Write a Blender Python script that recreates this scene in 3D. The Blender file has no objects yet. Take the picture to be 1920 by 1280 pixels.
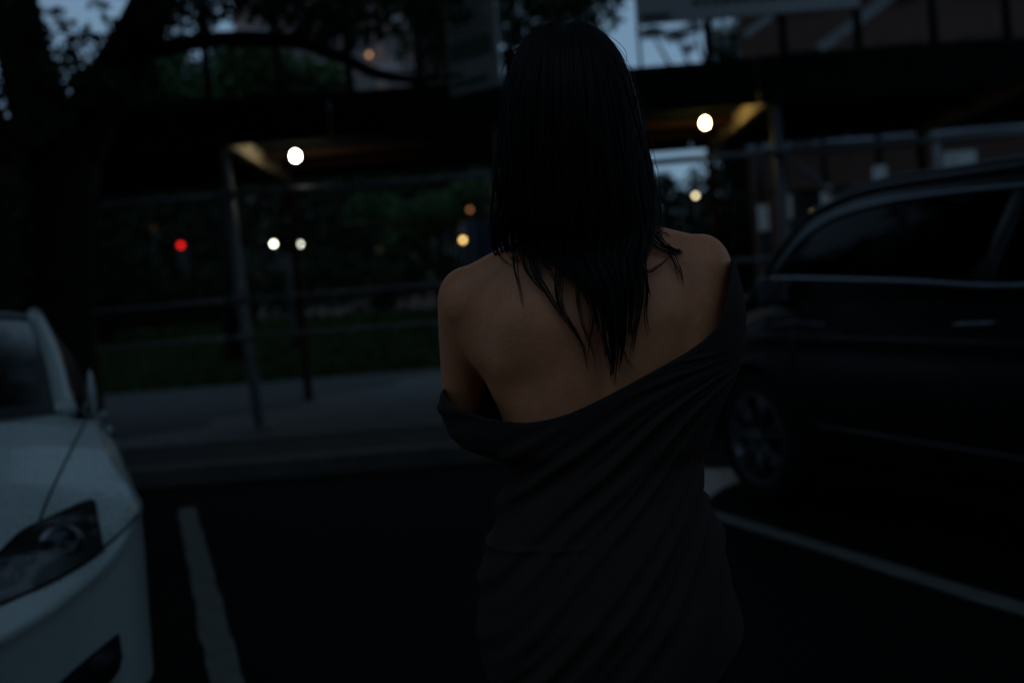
import bpy, bmesh, math, random
import numpy as np
from mathutils import Vector, Matrix
from mathutils.bvhtree import BVHTree

random.seed(7)
rng = np.random.default_rng(11)
S = bpy.context.scene
COL = S.collection
R = math.radians

# ------------------------------------------------------------------ camera
FPX, CAMH = 1867.0, 1.2                      # focal length in pixels of a 1920 px wide frame (35 mm lens)
ROLL, PITCH = R(4.5), math.atan(55 / 1867.0)
FW = np.array([0, math.cos(PITCH), -math.sin(PITCH)])
U0 = np.array([0, math.sin(PITCH), math.cos(PITCH)])
R0 = np.array([1.0, 0, 0])
RT = math.cos(ROLL) * R0 - math.sin(ROLL) * U0
UP = math.cos(ROLL) * U0 + math.sin(ROLL) * R0
CAM = np.array([0, 0, CAMH])
cd = bpy.data.cameras.new('camera')
cam = bpy.data.objects.new('camera', cd)
COL.objects.link(cam)
cam.matrix_world = Matrix(((RT[0], UP[0], -FW[0], 0), (RT[1], UP[1], -FW[1], 0), (RT[2], UP[2], -FW[2], CAMH), (0, 0, 0, 1)))
cd.sensor_width = 36.0
cd.lens = 36.0 * FPX / 1920.0
cd.clip_end = 2000
cd.clip_start = 0.05
cd.dof.use_dof = True
cd.dof.focus_distance = 1.36
cd.dof.aperture_fstop = 2.35
S.camera = cam

# ------------------------------------------------------------------ sky, sun, exposure
W = bpy.data.worlds.new('World')
S.world = W
W.use_nodes = True
nt = W.node_tree
nt.nodes.clear()
sky = nt.nodes.new('ShaderNodeTexSky')
sky.sky_type = 'NISHITA'
sky.sun_disc = False
sky.sun_elevation = R(6)
sky.sun_rotation = R(200)
sky.air_density = 1.0
sky.dust_density = 0.4
sky.ozone_density = 3.0
mixc = nt.nodes.new('ShaderNodeMix')
mixc.data_type = 'RGBA'
mixc.inputs[0].default_value = 0.75
mixc.inputs[7].default_value = (3.0, 4.9, 7.1, 1)      # the even grey-blue of an overcast dusk
bg = nt.nodes.new('ShaderNodeBackground')
bg.inputs[1].default_value = 0.1
wo = nt.nodes.new('ShaderNodeOutputWorld')
nt.links.new(sky.outputs[0], mixc.inputs[6])
nt.links.new(mixc.outputs[2], bg.inputs[0])
nt.links.new(bg.outputs[0], wo.inputs[0])
sl = bpy.data.lights.new('sun', 'SUN')
sl.energy = 0.05
sl.angle = R(40)
sl.color = (1, 0.9, 0.78)
sun = bpy.data.objects.new('sun', sl)
COL.objects.link(sun)
sun.rotation_euler = (R(78), 0, R(-20))
S.view_settings.view_transform = 'Standard'
S.view_settings.look = 'None'
S.view_settings.gamma = 1.0
S.view_settings.use_curve_mapping = False
S.view_settings.exposure = -0.7
S.cycles.use_denoising = True
S.cycles.max_bounces = 8
S.cycles.transparent_max_bounces = 12
S.cycles.caustics_reflective = False
S.cycles.caustics_refractive = False


# ------------------------------------------------------------------ helpers
def ray(px, py):
    return FW + RT * ((px - 960) / FPX) + UP * ((640 - py) / FPX)


def P(px, py, Y):
    """the point at distance Y in front of the camera that is seen at this place of the photo"""
    d = ray(px, py)
    return CAM + d * (Y / d[1])


def mat(name, col, rough=0.7, spec=0.5, metal=0.0, var=0.0, scale=8.0, bump=0.0, bscale=40.0, coat=0.0, emit=None, estr=0.0, col2=None):
    m = bpy.data.materials.new(name)
    m.use_nodes = True
    n = m.node_tree.nodes
    b = n['Principled BSDF']
    b.inputs['Base Color'].default_value = (*col, 1)
    b.inputs['Roughness'].default_value = rough
    b.inputs['Specular IOR Level'].default_value = spec
    b.inputs['Metallic'].default_value = metal
    b.inputs['Coat Weight'].default_value = coat
    b.inputs['Coat Roughness'].default_value = 0.08
    L = m.node_tree.links
    if var or bump or col2:
        tc = n.new('ShaderNodeTexCoord')
    if var or col2:
        nz = n.new('ShaderNodeTexNoise')
        nz.inputs['Scale'].default_value = scale
        nz.inputs['Detail'].default_value = 6
        nz.inputs['Roughness'].default_value = 0.65
        L.new(tc.outputs['Object'], nz.inputs['Vector'])
        r = n.new('ShaderNodeValToRGB')
        r.color_ramp.elements[0].position = 0.32
        r.color_ramp.elements[1].position = 0.68
        a = col2 if col2 else [c * (1 - var) for c in col]
        c2 = col if col2 else [min(1, c * (1 + var)) for c in col]
        r.color_ramp.elements[0].color = (*a, 1)
        r.color_ramp.elements[1].color = (*c2, 1)
        L.new(nz.outputs['Fac'], r.inputs['Fac'])
        L.new(r.outputs['Color'], b.inputs['Base Color'])
        mr = n.new('ShaderNodeMapRange')
        mr.inputs['To Min'].default_value = max(0.02, rough - 0.12)
        mr.inputs['To Max'].default_value = min(1, rough + 0.12)
        L.new(nz.outputs['Fac'], mr.inputs['Value'])
        L.new(mr.outputs[0], b.inputs['Roughness'])
    if bump:
        n2 = n.new('ShaderNodeTexNoise')
        n2.inputs['Scale'].default_value = bscale
        n2.inputs['Detail'].default_value = 4
        L.new(tc.outputs['Object'], n2.inputs['Vector'])
        bp = n.new('ShaderNodeBump')
        bp.inputs['Strength'].default_value = bump
        bp.inputs['Distance'].default_value = 0.02
        L.new(n2.outputs['Fac'], bp.inputs['Height'])
        L.new(bp.outputs['Normal'], b.inputs['Normal'])
    if emit:
        b.inputs['Emission Color'].default_value = (*emit, 1)
        b.inputs['Emission Strength'].default_value = estr
    return m


def glass_mat(name, tint, mixv, rough=0.03, refl=1.0):
    m = bpy.data.materials.new(name)
    m.use_nodes = True
    n = m.node_tree.nodes
    n.clear()
    o = n.new('ShaderNodeOutputMaterial')
    t = n.new('ShaderNodeBsdfTransparent')
    t.inputs[0].default_value = (*tint, 1)
    g = n.new('ShaderNodeBsdfGlossy')
    g.inputs['Roughness'].default_value = rough
    g.inputs[0].default_value = (refl, refl, refl, 1)
    f = n.new('ShaderNodeFresnel')
    f.inputs[0].default_value = 1.5
    mx = n.new('ShaderNodeMixShader')
    m.node_tree.links.new(f.outputs[0], mx.inputs[0])
    m.node_tree.links.new(t.outputs[0], mx.inputs[1])
    m.node_tree.links.new(g.outputs[0], mx.inputs[2])
    m.node_tree.links.new(mx.outputs[0], o.inputs[0])
    return m


def brick_mat(name, c1, c2, cm, sx=4.0):
    m = mat(name, c1, 0.85)
    n = m.node_tree.nodes
    L = m.node_tree.links
    b = n['Principled BSDF']
    tc = n.new('ShaderNodeTexCoord')
    sep = n.new('ShaderNodeSeparateXYZ')
    cb = n.new('ShaderNodeCombineXYZ')
    ad = n.new('ShaderNodeMath')
    L.new(tc.outputs['Object'], sep.inputs[0])
    L.new(sep.outputs[0], ad.inputs[0])
    L.new(sep.outputs[1], ad.inputs[1])
    L.new(ad.outputs[0], cb.inputs[0])
    L.new(sep.outputs[2], cb.inputs[1])
    bt = n.new('ShaderNodeTexBrick')
    bt.inputs['Scale'].default_value = sx
    bt.inputs['Color1'].default_value = (*c1, 1)
    bt.inputs['Color2'].default_value = (*c2, 1)
    bt.inputs['Mortar'].default_value = (*cm, 1)
    bt.inputs['Mortar Size'].default_value = 0.012
    L.new(cb.outputs[0], bt.inputs['Vector'])
    L.new(bt.outputs['Color'], b.inputs['Base Color'])
    return m


M = {
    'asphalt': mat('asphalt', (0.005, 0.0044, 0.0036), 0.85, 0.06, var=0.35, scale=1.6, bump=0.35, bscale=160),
    'wet': mat('wet_asphalt', (0.02, 0.022, 0.024), 0.22, 0.5, var=0.2, scale=3, bump=0.15, bscale=90),
    'stripe': mat('worn_white_paint', (0.2, 0.2, 0.175), 0.75, 0.25, scale=9, col2=(0.1, 0.1, 0.088), bump=0.2, bscale=120),
    'walk': mat('damp_concrete', (0.056, 0.057, 0.055), 0.6, 0.3, var=0.25, scale=0.9, bump=0.15, bscale=60),
    'kerb': mat('kerb_stone', (0.075, 0.07, 0.06), 0.7, 0.3, var=0.3, scale=4, bump=0.3, bscale=50),
    'soil_shade': mat('dark_pavers', (0.022, 0.02, 0.018), 0.75, 0.3, var=0.5, scale=3, bump=0.5, bscale=30),  # for the planting strip and the shade patch on the sidewalk
    'lawn': mat('lawn_ground', (0.018, 0.028, 0.008), 0.95, 0.1, var=0.4, scale=0.8, bump=0.5, bscale=20),
    'grass': mat('grass_blade', (0.03, 0.05, 0.012), 0.9, 0.15, var=0.4, scale=1.0),
    'steel': mat('galvanised_steel', (0.21, 0.215, 0.225), 0.55, 0.4, metal=0.3, var=0.3, scale=9),
    'dsteel': mat('dark_painted_steel', (0.03, 0.032, 0.035), 0.6, 0.3, var=0.3, scale=6),
    'fascia': mat('dark_green_plywood', (0.010, 0.014, 0.012), 0.85, 0.12, var=0.4, scale=3, bump=0.2),
    'timber': mat('rough_timber', (0.036, 0.016, 0.008), 0.8, 0.2, var=0.35, scale=7, bump=0.3),
    'palewood': mat('pale_timber', (0.42, 0.34, 0.22), 0.75, 0.2, var=0.3, scale=6, bump=0.3),
    'paleboard': mat('pale_board', (0.65, 0.67, 0.68), 0.7, 0.3, var=0.15, scale=6),
    'sign': mat('white_sign_face', (0.82, 0.85, 0.86), 0.6, 0.3, var=0.06, scale=2),
    'signgreen': mat('sign_green_print', (0.2, 0.33, 0.28), 0.6, 0.3, var=0.1, scale=3),
    'ink': mat('sign_dark_print', (0.13, 0.16, 0.17), 0.6, 0.3),
    'bark': mat('dark_bark', (0.016, 0.013, 0.011), 0.95, 0.1, var=0.4, scale=9, bump=0.8, bscale=25),
    'leafa': mat('dark_leaf', (0.035, 0.06, 0.025), 0.85, 0.15, var=0.5, scale=0.7),
    'leafb': mat('green_leaf', (0.06, 0.11, 0.04), 0.85, 0.15, var=0.45, scale=0.6),
    'leafc': mat('deep_leaf', (0.02, 0.035, 0.016), 0.85, 0.12, var=0.5, scale=0.5),
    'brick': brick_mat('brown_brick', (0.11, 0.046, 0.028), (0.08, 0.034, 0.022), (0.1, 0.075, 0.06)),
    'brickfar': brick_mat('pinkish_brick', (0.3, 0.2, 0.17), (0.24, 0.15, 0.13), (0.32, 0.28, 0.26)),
    'band': mat('concrete_band', (0.36, 0.37, 0.4), 0.8, 0.3, var=0.15, scale=2),
    'pane': mat('dark_window_pane', (0.02, 0.024, 0.03), 0.08, 0.6),
    'white': mat('white_car_paint', (0.4, 0.45, 0.425), 0.32, 0.5, var=0.05, scale=18, coat=0.3, bump=0.02, bscale=150),
    'black': mat('black_car_paint', (0.003, 0.0035, 0.005), 0.3, 0.22, coat=0.12),
    'rubber': mat('tyre_rubber', (0.012, 0.012, 0.013), 0.85, 0.2, bump=0.3, bscale=60),
    'rim': mat('grey_alloy', (0.12, 0.124, 0.13), 0.38, 0.5, metal=0.8, var=0.15, scale=10),
    'chrome': mat('satin_chrome', (0.26, 0.28, 0.31), 0.38, 0.5, metal=1.0),
    'satin': mat('satin_black_trim', (0.03, 0.032, 0.035), 0.4, 0.4),
    'trim': mat('black_trim', (0.01, 0.01, 0.011), 0.5, 0.3),
    'cabin': mat('dark_cabin', (0.012, 0.013, 0.014), 0.8, 0.2, var=0.3, scale=5),
    'card': mat('pale_teal_strip', (0.25, 0.42, 0.42), 0.7, 0.3, var=0.2, scale=12),
    'lampbowl': mat('headlight_bowl', (0.05, 0.05, 0.044), 0.35, 0.5, metal=0.5, var=0.25, scale=4),
    'lens': mat('projector_lens', (0.008, 0.009, 0.013), 0.12, 0.35),
    'lamprim': mat('projector_ring', (0.2, 0.21, 0.22), 0.4, 0.5, metal=0.9),
    'plate': mat('number_plate', (0.45, 0.46, 0.45), 0.5),
    'red': mat('tail_lamp_red', (0.2, 0.01, 0.01), 0.2),
    'glass': glass_mat('tinted_glass', (0.35, 0.4, 0.4), 0.3, 0.14),
    'sideglass': glass_mat('wet_side_glass', (0.12, 0.14, 0.14), 0.3, 0.3, 0.2),
    'dglass': glass_mat('dark_privacy_glass', (0.03, 0.035, 0.04), 0.3, 0.06, 0.22),
    'clear': glass_mat('clear_glass', (0.9, 0.92, 0.92), 0.3, 0.1),
    'skin': mat('skin', (0.68, 0.245, 0.11), 0.52, 0.4, var=0.12, scale=22, bump=0.08, bscale=160),
    'hair': mat('black_hair', (0.005, 0.0038, 0.0033), 0.45, 0.22),
    'dress': mat('charcoal_jersey', (0.034, 0.0235, 0.0195), 0.92, 0.15, var=0.12, scale=60, bump=0.08, bscale=500),
    'leggings': mat('black_leggings', (0.008, 0.008, 0.009), 0.9, 0.1),
    'eye': mat('eye_white', (0.7, 0.7, 0.68), 0.2),
    'bluebox': mat('blue_box_paint', (0.018, 0.036, 0.058), 0.6, 0.3, var=0.1, scale=1),
    'socket': mat('black_socket', (0.015, 0.015, 0.015), 0.6),
    'whitepost': mat('white_post_paint', (0.8, 0.82, 0.8), 0.7, 0.2, var=0.2, scale=4),
}
M['skin'].node_tree.nodes['Principled BSDF'].inputs['Subsurface Weight'].default_value = 0.0


def lamp_mat(name, col, st):
    m = bpy.data.materials.new(name)
    m.use_nodes = True
    n = m.node_tree.nodes
    n.clear()
    o = n.new('ShaderNodeOutputMaterial')
    e = n.new('ShaderNodeEmission')
    e.inputs[0].default_value = (*col, 1)
    e.inputs[1].default_value = st
    m.node_tree.links.new(e.outputs[0], o.inputs[0])
    return m


class MB:
    """collects simple shapes; build() links them as one mesh object"""

    def __init__(s):
        s.v, s.f = [], []

    def add(s, vs, fs):
        k = len(s.v)
        s.v += [tuple(map(float, p)) for p in vs]
        s.f += [tuple(k + i for i in f) for f in fs]
        return s

    def box(s, lo, hi, mtx=None):
        (a, b, c), (d, e, f) = lo, hi
        vs = [(a, b, c), (d, b, c), (d, e, c), (a, e, c), (a, b, f), (d, b, f), (d, e, f), (a, e, f)]
        if mtx is not None:
            vs = [tuple(mtx @ Vector(p)) for p in vs]
        return s.add(vs, [(0, 3, 2, 1), (4, 5, 6, 7), (0, 1, 5, 4), (1, 2, 6, 5), (2, 3, 7, 6), (3, 0, 4, 7)])

    def tube(s, pts, rad, n=10, cap=True, flat=None):
        pts = [np.array(p, float) for p in pts]
        if not hasattr(rad, '__len__'):
            rad = [rad] * len(pts)
        vs, fs = [], []
        t0 = pts[1] - pts[0]
        ref = np.array([0, 0, 1.0]) if abs(t0[2]) < 0.8 * np.linalg.norm(t0) else np.array([1.0, 0, 0])
        for i, p in enumerate(pts):
            t = pts[min(i + 1, len(pts) - 1)] - pts[max(i - 1, 0)]
            t = t / (np.linalg.norm(t) + 1e-9)
            a = np.cross(t, ref)
            a /= np.linalg.norm(a) + 1e-9
            b = np.cross(a, t)
            ref = b
            for k in range(n):
                w = 2 * math.pi * k / n
                vs.append(p + rad[i] * (math.cos(w) * a + math.sin(w) * b * (flat or 1)))
        for i in range(len(pts) - 1):
            for k in range(n):
                fs.append((i * n + k, i * n + (k + 1) % n, (i + 1) * n + (k + 1) % n, (i + 1) * n + k))
        if cap:
            fs.append(tuple(range(n - 1, -1, -1)))
            fs.append(tuple((len(pts) - 1) * n + k for k in range(n)))
        return s.add(vs, fs)

    def grid(s, rows, wrap=False, flip=False):
        nr, nc = len(rows), len(rows[0])
        vs = [p for r in rows for p in r]
        fs = []
        for i in range(nr - 1):
            for k in range(nc if wrap else nc - 1):
                q = (i * nc + k, i * nc + (k + 1) % nc, (i + 1) * nc + (k + 1) % nc, (i + 1) * nc + k)
                fs.append(q[::-1] if flip else q)
        return s.add(vs, fs)

    def ball(s, c, r, nu=14, nv=10):
        if not hasattr(r, '__len__'):
            r = (r, r, r)
        rows = []
        for j in range(nv + 1):
            a = math.pi * j / nv
            rr = max(math.sin(a), 0.002)
            rows.append([(c[0] + r[0] * rr * math.cos(2 * math.pi * k / nu), c[1] + r[1] * rr * math.sin(2 * math.pi * k / nu), c[2] - r[2] * math.cos(a)) for k in range(nu)])
        s.grid(rows, wrap=True)
        k = len(s.v)
        s.f.append(tuple(range(k - nu, k)))
        s.f.append(tuple(range(k - nu * (nv + 1) + nu - 1, k - nu * (nv + 1) - 1, -1)))
        return s

    def capsule(s, a, b, ra, rb, n=16, m=5):
        a, b = np.array(a, float), np.array(b, float)
        t = (b - a) / np.linalg.norm(b - a)
        pts, rad = [], []
        for i in range(m + 1):
            w = math.pi / 2 * (1 - i / m)
            pts.append(a - t * ra * math.sin(w)); rad.append(max(ra * math.cos(w), 1e-4))
        for i in range(m + 1):
            w = math.pi / 2 * i / m
            pts.append(b + t * rb * math.sin(w)); rad.append(max(rb * math.cos(w), 1e-4))
        return s.tube(pts, rad, n)

    def mesh(s, name):
        me = bpy.data.meshes.new(name)
        me.from_pydata(s.v, [], s.f)
        me.validate()
        me.update()
        return me

    def build(s, name, m, parent=None, smooth=False, sub=None, kind=None, label=None):
        me = s.mesh(name)
        if isinstance(m, str):
            m = M[m]
        me.materials.append(m)
        if smooth:
            me.polygons.foreach_set('use_smooth', [True] * len(me.polygons))
        if smooth == 'auto':
            me.set_sharp_from_angle(angle=R(40))
        o = bpy.data.objects.new(name, me)
        COL.objects.link(o)
        if parent:
            o.parent = parent
        if kind:
            o['kind'] = kind
        if label:
            o['label'] = label
        return o


def tag(o, label, cat, group=None):
    o['label'] = label
    o['category'] = cat
    if group:
        o['group'] = group
    return o


def thing(name, label, cat, loc=(0, 0, 0), rz=0.0, group=None):
    o = bpy.data.objects.new(name, None)
    COL.objects.link(o)
    o.location = tuple(map(float, loc))
    o.rotation_euler = (0, 0, rz)
    o.empty_display_size = 0.3
    return tag(o, label, cat, group)


def children(o):
    return [c for c in COL.objects if c.parent == o]


def copy_tree(o, parent=None):
    c = o.copy()
    COL.objects.link(c)
    if parent:
        c.parent = parent
    for ch in children(o):
        copy_tree(ch, c)
    return c


def cat_rom(pts, n):
    """smooth curve through pts, n samples evenly along its length"""
    p = np.array(pts, float)
    q = np.vstack([2 * p[0] - p[1], p, 2 * p[-1] - p[-2]])
    out = []
    for i in range(1, len(q) - 2):
        for t in np.linspace(0, 1, 24, endpoint=False):
            a, b, c, d = q[i - 1], q[i], q[i + 1], q[i + 2]
            out.append(0.5 * (2 * b + (c - a) * t + (2 * a - 5 * b + 4 * c - d) * t * t + (3 * b - a - 3 * c + d) * t ** 3))
    out.append(p[-1])
    out = np.array(out)
    L = np.r_[0, np.cumsum(np.linalg.norm(np.diff(out, axis=0), axis=1))]
    x = np.linspace(0, L[-1], n)
    return np.array([np.interp(x, L, out[:, k]) for k in range(p.shape[1])]).T


def ss(a, b, x):
    t = np.clip((np.asarray(x, float) - a) / (b - a), 0, 1)
    return t * t * (3 - 2 * t)


def itp(tab, x):
    t = np.array(tab, float)
    return np.interp(x, t[:, 0], t[:, 1])


# ------------------------------------------------------------------ setting: ground
def struct(mb, name, m, smooth=False):
    return mb.build(name, m, None, smooth, kind='structure')


KERB_Y = 8.12
b = MB()
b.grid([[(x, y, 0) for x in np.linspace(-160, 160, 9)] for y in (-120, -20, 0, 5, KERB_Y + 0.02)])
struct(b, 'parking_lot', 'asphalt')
b = MB()          # ground beyond, reaching to the horizon
b.grid([[(x, y, z) for x in (-900, -200, -40, -5, 20, 60, 200, 900)] for y, z in ((9.72, 0.145), (14.9, 0.145), (20.6, 0.14), (24, 0.55), (28, 1.15), (33, 1.55), (60, 1.6), (1200, 1.6))])
struct(b, 'lawn', 'lawn', True)
b = MB().box((-90, KERB_Y, -0.1), (90, KERB_Y + 0.28, 0.145))
struct(b, 'kerb', 'kerb')
b = MB().box((-90, KERB_Y + 0.283, -0.1), (90, 9.7, 0.138))
struct(b, 'planting_strip', 'soil_shade')
b = MB()
for i in range(-30, 30):                     # sidewalk flags with joints, as one paved sheet
    for k in range(7):
        b.box((i * 1.5 + 0.006, 9.72 + k * 1.54 + 0.006, -0.05), (i * 1.5 + 1.494, 9.72 + k * 1.54 + 1.534, 0.152 + 0.003 * rng.random()))
struct(b, 'sidewalk', 'walk')

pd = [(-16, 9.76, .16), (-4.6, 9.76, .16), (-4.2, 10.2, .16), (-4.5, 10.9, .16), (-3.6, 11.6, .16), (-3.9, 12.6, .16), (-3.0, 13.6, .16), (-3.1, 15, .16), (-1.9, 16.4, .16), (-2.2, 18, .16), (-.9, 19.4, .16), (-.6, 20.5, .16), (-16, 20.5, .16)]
struct(MB().add(pd, [tuple(range(len(pd)))]), 'tree_shade_patch', 'soil_shade')  # tree shade on the left of the sidewalk, laid as a dark sheet
TH = R(20)
DIR = np.array([-math.sin(TH), math.cos(TH)])       # stall direction, away from the camera
LAT = np.array([math.cos(TH), math.sin(TH)])


def stripe(cx, cy, length, back, wd=0.115):
    a = np.array([cx, cy])
    rows = []
    for t in np.linspace(0, 1, 30):
        c = a + DIR * (-back + (length) * t)
        j = 0.004 * rng.normal(size=2)
        rows.append([(*(c - LAT * (wd / 2 + j[0])), 0.004), (*(c + LAT * (wd / 2 + j[1])), 0.004)])
    return struct(MB().grid(rows, flip=True), 'parking_stripe', 'stripe')


stripe(-2.387, 7.012, 5.2, 5.2)
stripe(1.056, 5.399, 6.6, 4.8)
perp = 2.65
for k in (-2, -1, 2, 3):
    c = np.array([-2.387, 7.012]) + LAT * perp * k + DIR * (0.15 * k)
    stripe(c[0], c[1], 5.2, 5.2)
# puddle in the gutter beside the wheel of the dark car
pd = []
for k in range(28):
    w = 2 * math.pi * k / 28
    r = 1 + 0.18 * math.sin(3 * w + 1) + 0.1 * math.sin(5 * w)
    pd.append((0.75 + 0.62 * r * math.cos(w), 6.45 + 0.75 * r * math.sin(w), 0.005))
M['water'] = mat('puddle_water', (0.01, 0.011, 0.014), 0.32, 0.22, var=0.5, scale=6, bump=0.5, bscale=9)
struct(MB().add(pd, [tuple(range(28))]), 'puddle', 'water')
pd = []
for k in range(24):
    w = 2 * math.pi * k / 24
    r = 1 + 0.15 * math.sin(3 * w)
    pd.append((1.5 + 0.4 * r * math.cos(w), 8.26 + 0.12 * r * math.sin(w), 0.149))
struct(MB().add(pd, [tuple(range(24))]), 'puddle', 'water')
# grass on the bank
b = MB()
for i in range(26000):
    x, y = rng.uniform(-14, 10), 20.6 + 12 * rng.random() ** 1.3
    z = np.interp(y, [20.6, 24, 28, 33], [0.14, 0.55, 1.15, 1.55])
    h, a = rng.uniform(0.08, 0.22), rng.uniform(0, math.pi)
    w = 0.03
    dx, dy = w * math.cos(a), w * math.sin(a)
    b.add([(x - dx, y - dy, z), (x + dx, y + dy, z), (x + rng.normal() * 0.05, y + rng.normal() * 0.05, z + h)], [(0, 1, 2)])
b.build('grass', 'grass', kind='stuff')


# ------------------------------------------------------------------ trees
def leaf_cloud(mb, blobs, n, size, seed=0, gap=0.0):
    g = np.random.default_rng(seed)
    vols = np.array([bl[3] * bl[4] * bl[5] for bl in blobs]) ** 0.75
    pick = g.choice(len(blobs), n, p=vols / vols.sum())
    for i in range(n):
        x, y, z, rx, ry, rz = blobs[pick[i]]
        d = g.normal(size=3)
        d /= np.linalg.norm(d)
        r = g.random() ** 0.45
        c = np.array([x + d[0] * rx * r, y + d[1] * ry * r, z + d[2] * rz * r])
        s = size * g.uniform(0.6, 1.4)
        a = g.normal(size=3); a /= np.linalg.norm(a)
        q = np.cross(a, g.normal(size=3)); q /= np.linalg.norm(q)
        k = np.cross(a, q)
        mb.add([c - q * s, c + k * s * 0.45, c + q * s, c - k * s * 0.45], [(0, 1, 2, 3)])


def tree(name, label, loc, trunk, blobs, n, size, leaf, limbs=(), seed=0, group=None, over=()):
    """trunk: list of (x, y, z, r) in world, blobs in world; everything becomes local to the base"""
    L = np.array(loc, float)
    t = thing(name, label, 'tree', loc, 0, group)
    tb = MB().tube([np.array(p[:3]) - L for p in trunk], [p[3] for p in trunk], 12)
    tb.build('trunk', 'bark', t, True)
    for lm in limbs:
        pts = cat_rom([(*(np.array(p[:3]) - L), p[3]) for p in lm], max(8, 5 * len(lm)))
        MB().tube([p[:3] for p in pts], [max(p[3], 0.01) for p in pts], 9).build('limb', 'bark', t, True)
    cb = MB()
    leaf_cloud(cb, [(*(np.array(q[:3]) - L), *q[3:]) for q in blobs], n, size, seed)
    cb.build('crown', leaf, t)
    if over:  # upper crown out of view, added and thickened to cut the sky light
        cb = MB()
        leaf_cloud(cb, [(*(np.array(q[:3]) - L), *q[3:]) for q in over], int(sum(q[3] * q[4] for q in over) * 360), 0.17, seed + 1)
        cb.build('crown', leaf, t)
    return t


def PB(px, py, Y, rpx, rpy, ry):
    """a leaf mass seen at px, py with radii in photo pixels"""
    c = P(px, py, Y)
    return (*c, rpx * Y / FPX, ry, rpy * Y / FPX)


# big street tree by the kerb, left
Yt = 9.25
tr = [P(95, 900, Yt), P(100, 640, Yt), P(112, 400, Yt), P(120, 270, Yt)]
base = (tr[0][0], Yt, 0.13)
tree('street_tree', 'big dark street tree with forked trunk rising behind the white sedan', base,
     [(base[0], Yt, 0.0, 0.46), (*tr[1], 0.36), (*tr[2], 0.33), (*tr[3], 0.34)],
     [PB(150, 150, 8.6, 90, 45, 0.6), PB(100, 22, 8.8, 22, 9, 0.15), PB(120, 50, 8.8, 50, 9, 0.2), PB(205, 36, 8.8, 16, 9, 0.15), PB(75, 60, 8.8, 14, 30, 0.2), PB(150, 82, 8.8, 60, 22, 0.3), PB(215, 72, 8.8, 22, 26, 0.2), PB(0, 250, 8.6, 50, 90, 0.4), PB(180, 8, 8.8, 24, 7, 0.15), PB(0, 400, 8.7, 60, 90, .4), PB(0, 520, 8.7, 50, 70, .4), PB(240, 150, 9.8, 60, 60, 0.5), PB(60, 190, 8.5, 70, 80, 0.5), PB(30, 60, 8.6, 40, 120, 0.5),
      PB(330, 40, 9, 70, 40, 0.7), PB(420, -10, 9, 120, 40, 0.8), PB(560, 10, 9.1, 110, 45, 0.8), PB(690, 30, 9.2, 90, 45, 0.6),
      PB(620, 70, 9.2, 60, 30, 0.4), PB(820, 20, 9.3, 70, 40, 0.5)],
     5600, 0.05, 'leafa',
     limbs=[[(*P(112, 330, Yt), 0.3), (*P(60, 160, Yt), 0.25), (*P(25, 0, Yt), 0.21), (*P(-20, -220, Yt), 0.14)],
            [(*P(115, 330, Yt), 0.3), (*P(185, 190, Yt), 0.235), (*P(262, 60, Yt), 0.21), (*P(310, -60, Yt), 0.18), (*P(400, -300, Yt), 0.1)],
            [(*P(225, 115, Yt), 0.1), (*P(330, 85, Yt - .1), 0.08), (*P(450, 73, Yt - .1), 0.075), (*P(560, 80, Yt), 0.07), (*P(640, 108, Yt), 0.06), (*P(705, 138, Yt), 0.055), (*P(790, 150, Yt), 0.035), (*P(870, 140, Yt), 0.015)],
            [(*P(545, 78, Yt), 0.05), (*P(590, 20, Yt), 0.035), (*P(640, -40, Yt), 0.02)]], seed=3,
     over=[(-1.5, 1.5, 10.5, 4.5, 3.5, 2.2), (-3.5, 8.5, 9.8, 5.0, 4.0, 2.2), (1.0, 7.0, 10.0, 4.5, 4.0, 2.2), (-8, 8.5, 9.5, 5, 4, 2.4), (-3.5, 3.5, 10.2, 5, 3.5, 2.2), (-9, 3, 9, 4, 4, 2.5)])
tree('street_tree', 'added unseen street tree beyond the right edge spreading over the black car', (6.3, 9.2, 0.13), [(6.3, 9.2, 0, .3), (6.35, 9.2, 3, .22), (6.2, 9, 7, .18)],
     [(6.4, 9.2, 6.6, 1.2, 1.2, .6)], 400, 0.06, 'leafa', limbs=[[(6.2, 9, 5, .14), (4.5, 7, 8, .1), (2.5, 5, 9.6, .05)]], seed=61,
     over=[(3.5, 2.5, 10, 5, 4, 2.2), (8, 3, 9.5, 4, 4, 2.2), (9.5, 9.5, 10, 3, 3, 2)])  # tree added out of view to shade the lot


for lab, x, y, sd in (('added unseen street tree far out beyond the left edge of the lot', -13.5, 1.5, 81), ('added unseen street tree far out beyond the right edge of the lot', 13.0, -1.5, 91), ('nearer added unseen street tree by the kerb beyond the left edge', -10.5, 9.1, 111), ('farther added unseen street tree by the kerb beyond the left edge', -18.5, 9.3, 121)):  # trees added out of view to block sky light and reflections
    tree('street_tree', lab, (x, y, 0), [(x, y, 0, .3), (x, y + .1, 3, .24), (x + .1, y, 7, .2)], [(x, y, 6.8, 1.3, 1.3, .8)], 400, 0.07, 'leafa',
         limbs=[[(x, y, 5, .14), (x + 1, y + 1, 8, .08), (x + 2, y + 1, 9, .04)]], seed=sd, over=[(x, y, 5.0 if sd > 100 else 7.8, 3.2, 3.2, 3.2), (x, y, 7.8, 4, 4.5, 3), (x + 1, y + 3, 9, 4, 4, 2.6), (x, y - 3, 9, 4, 4, 2.6)])
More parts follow.
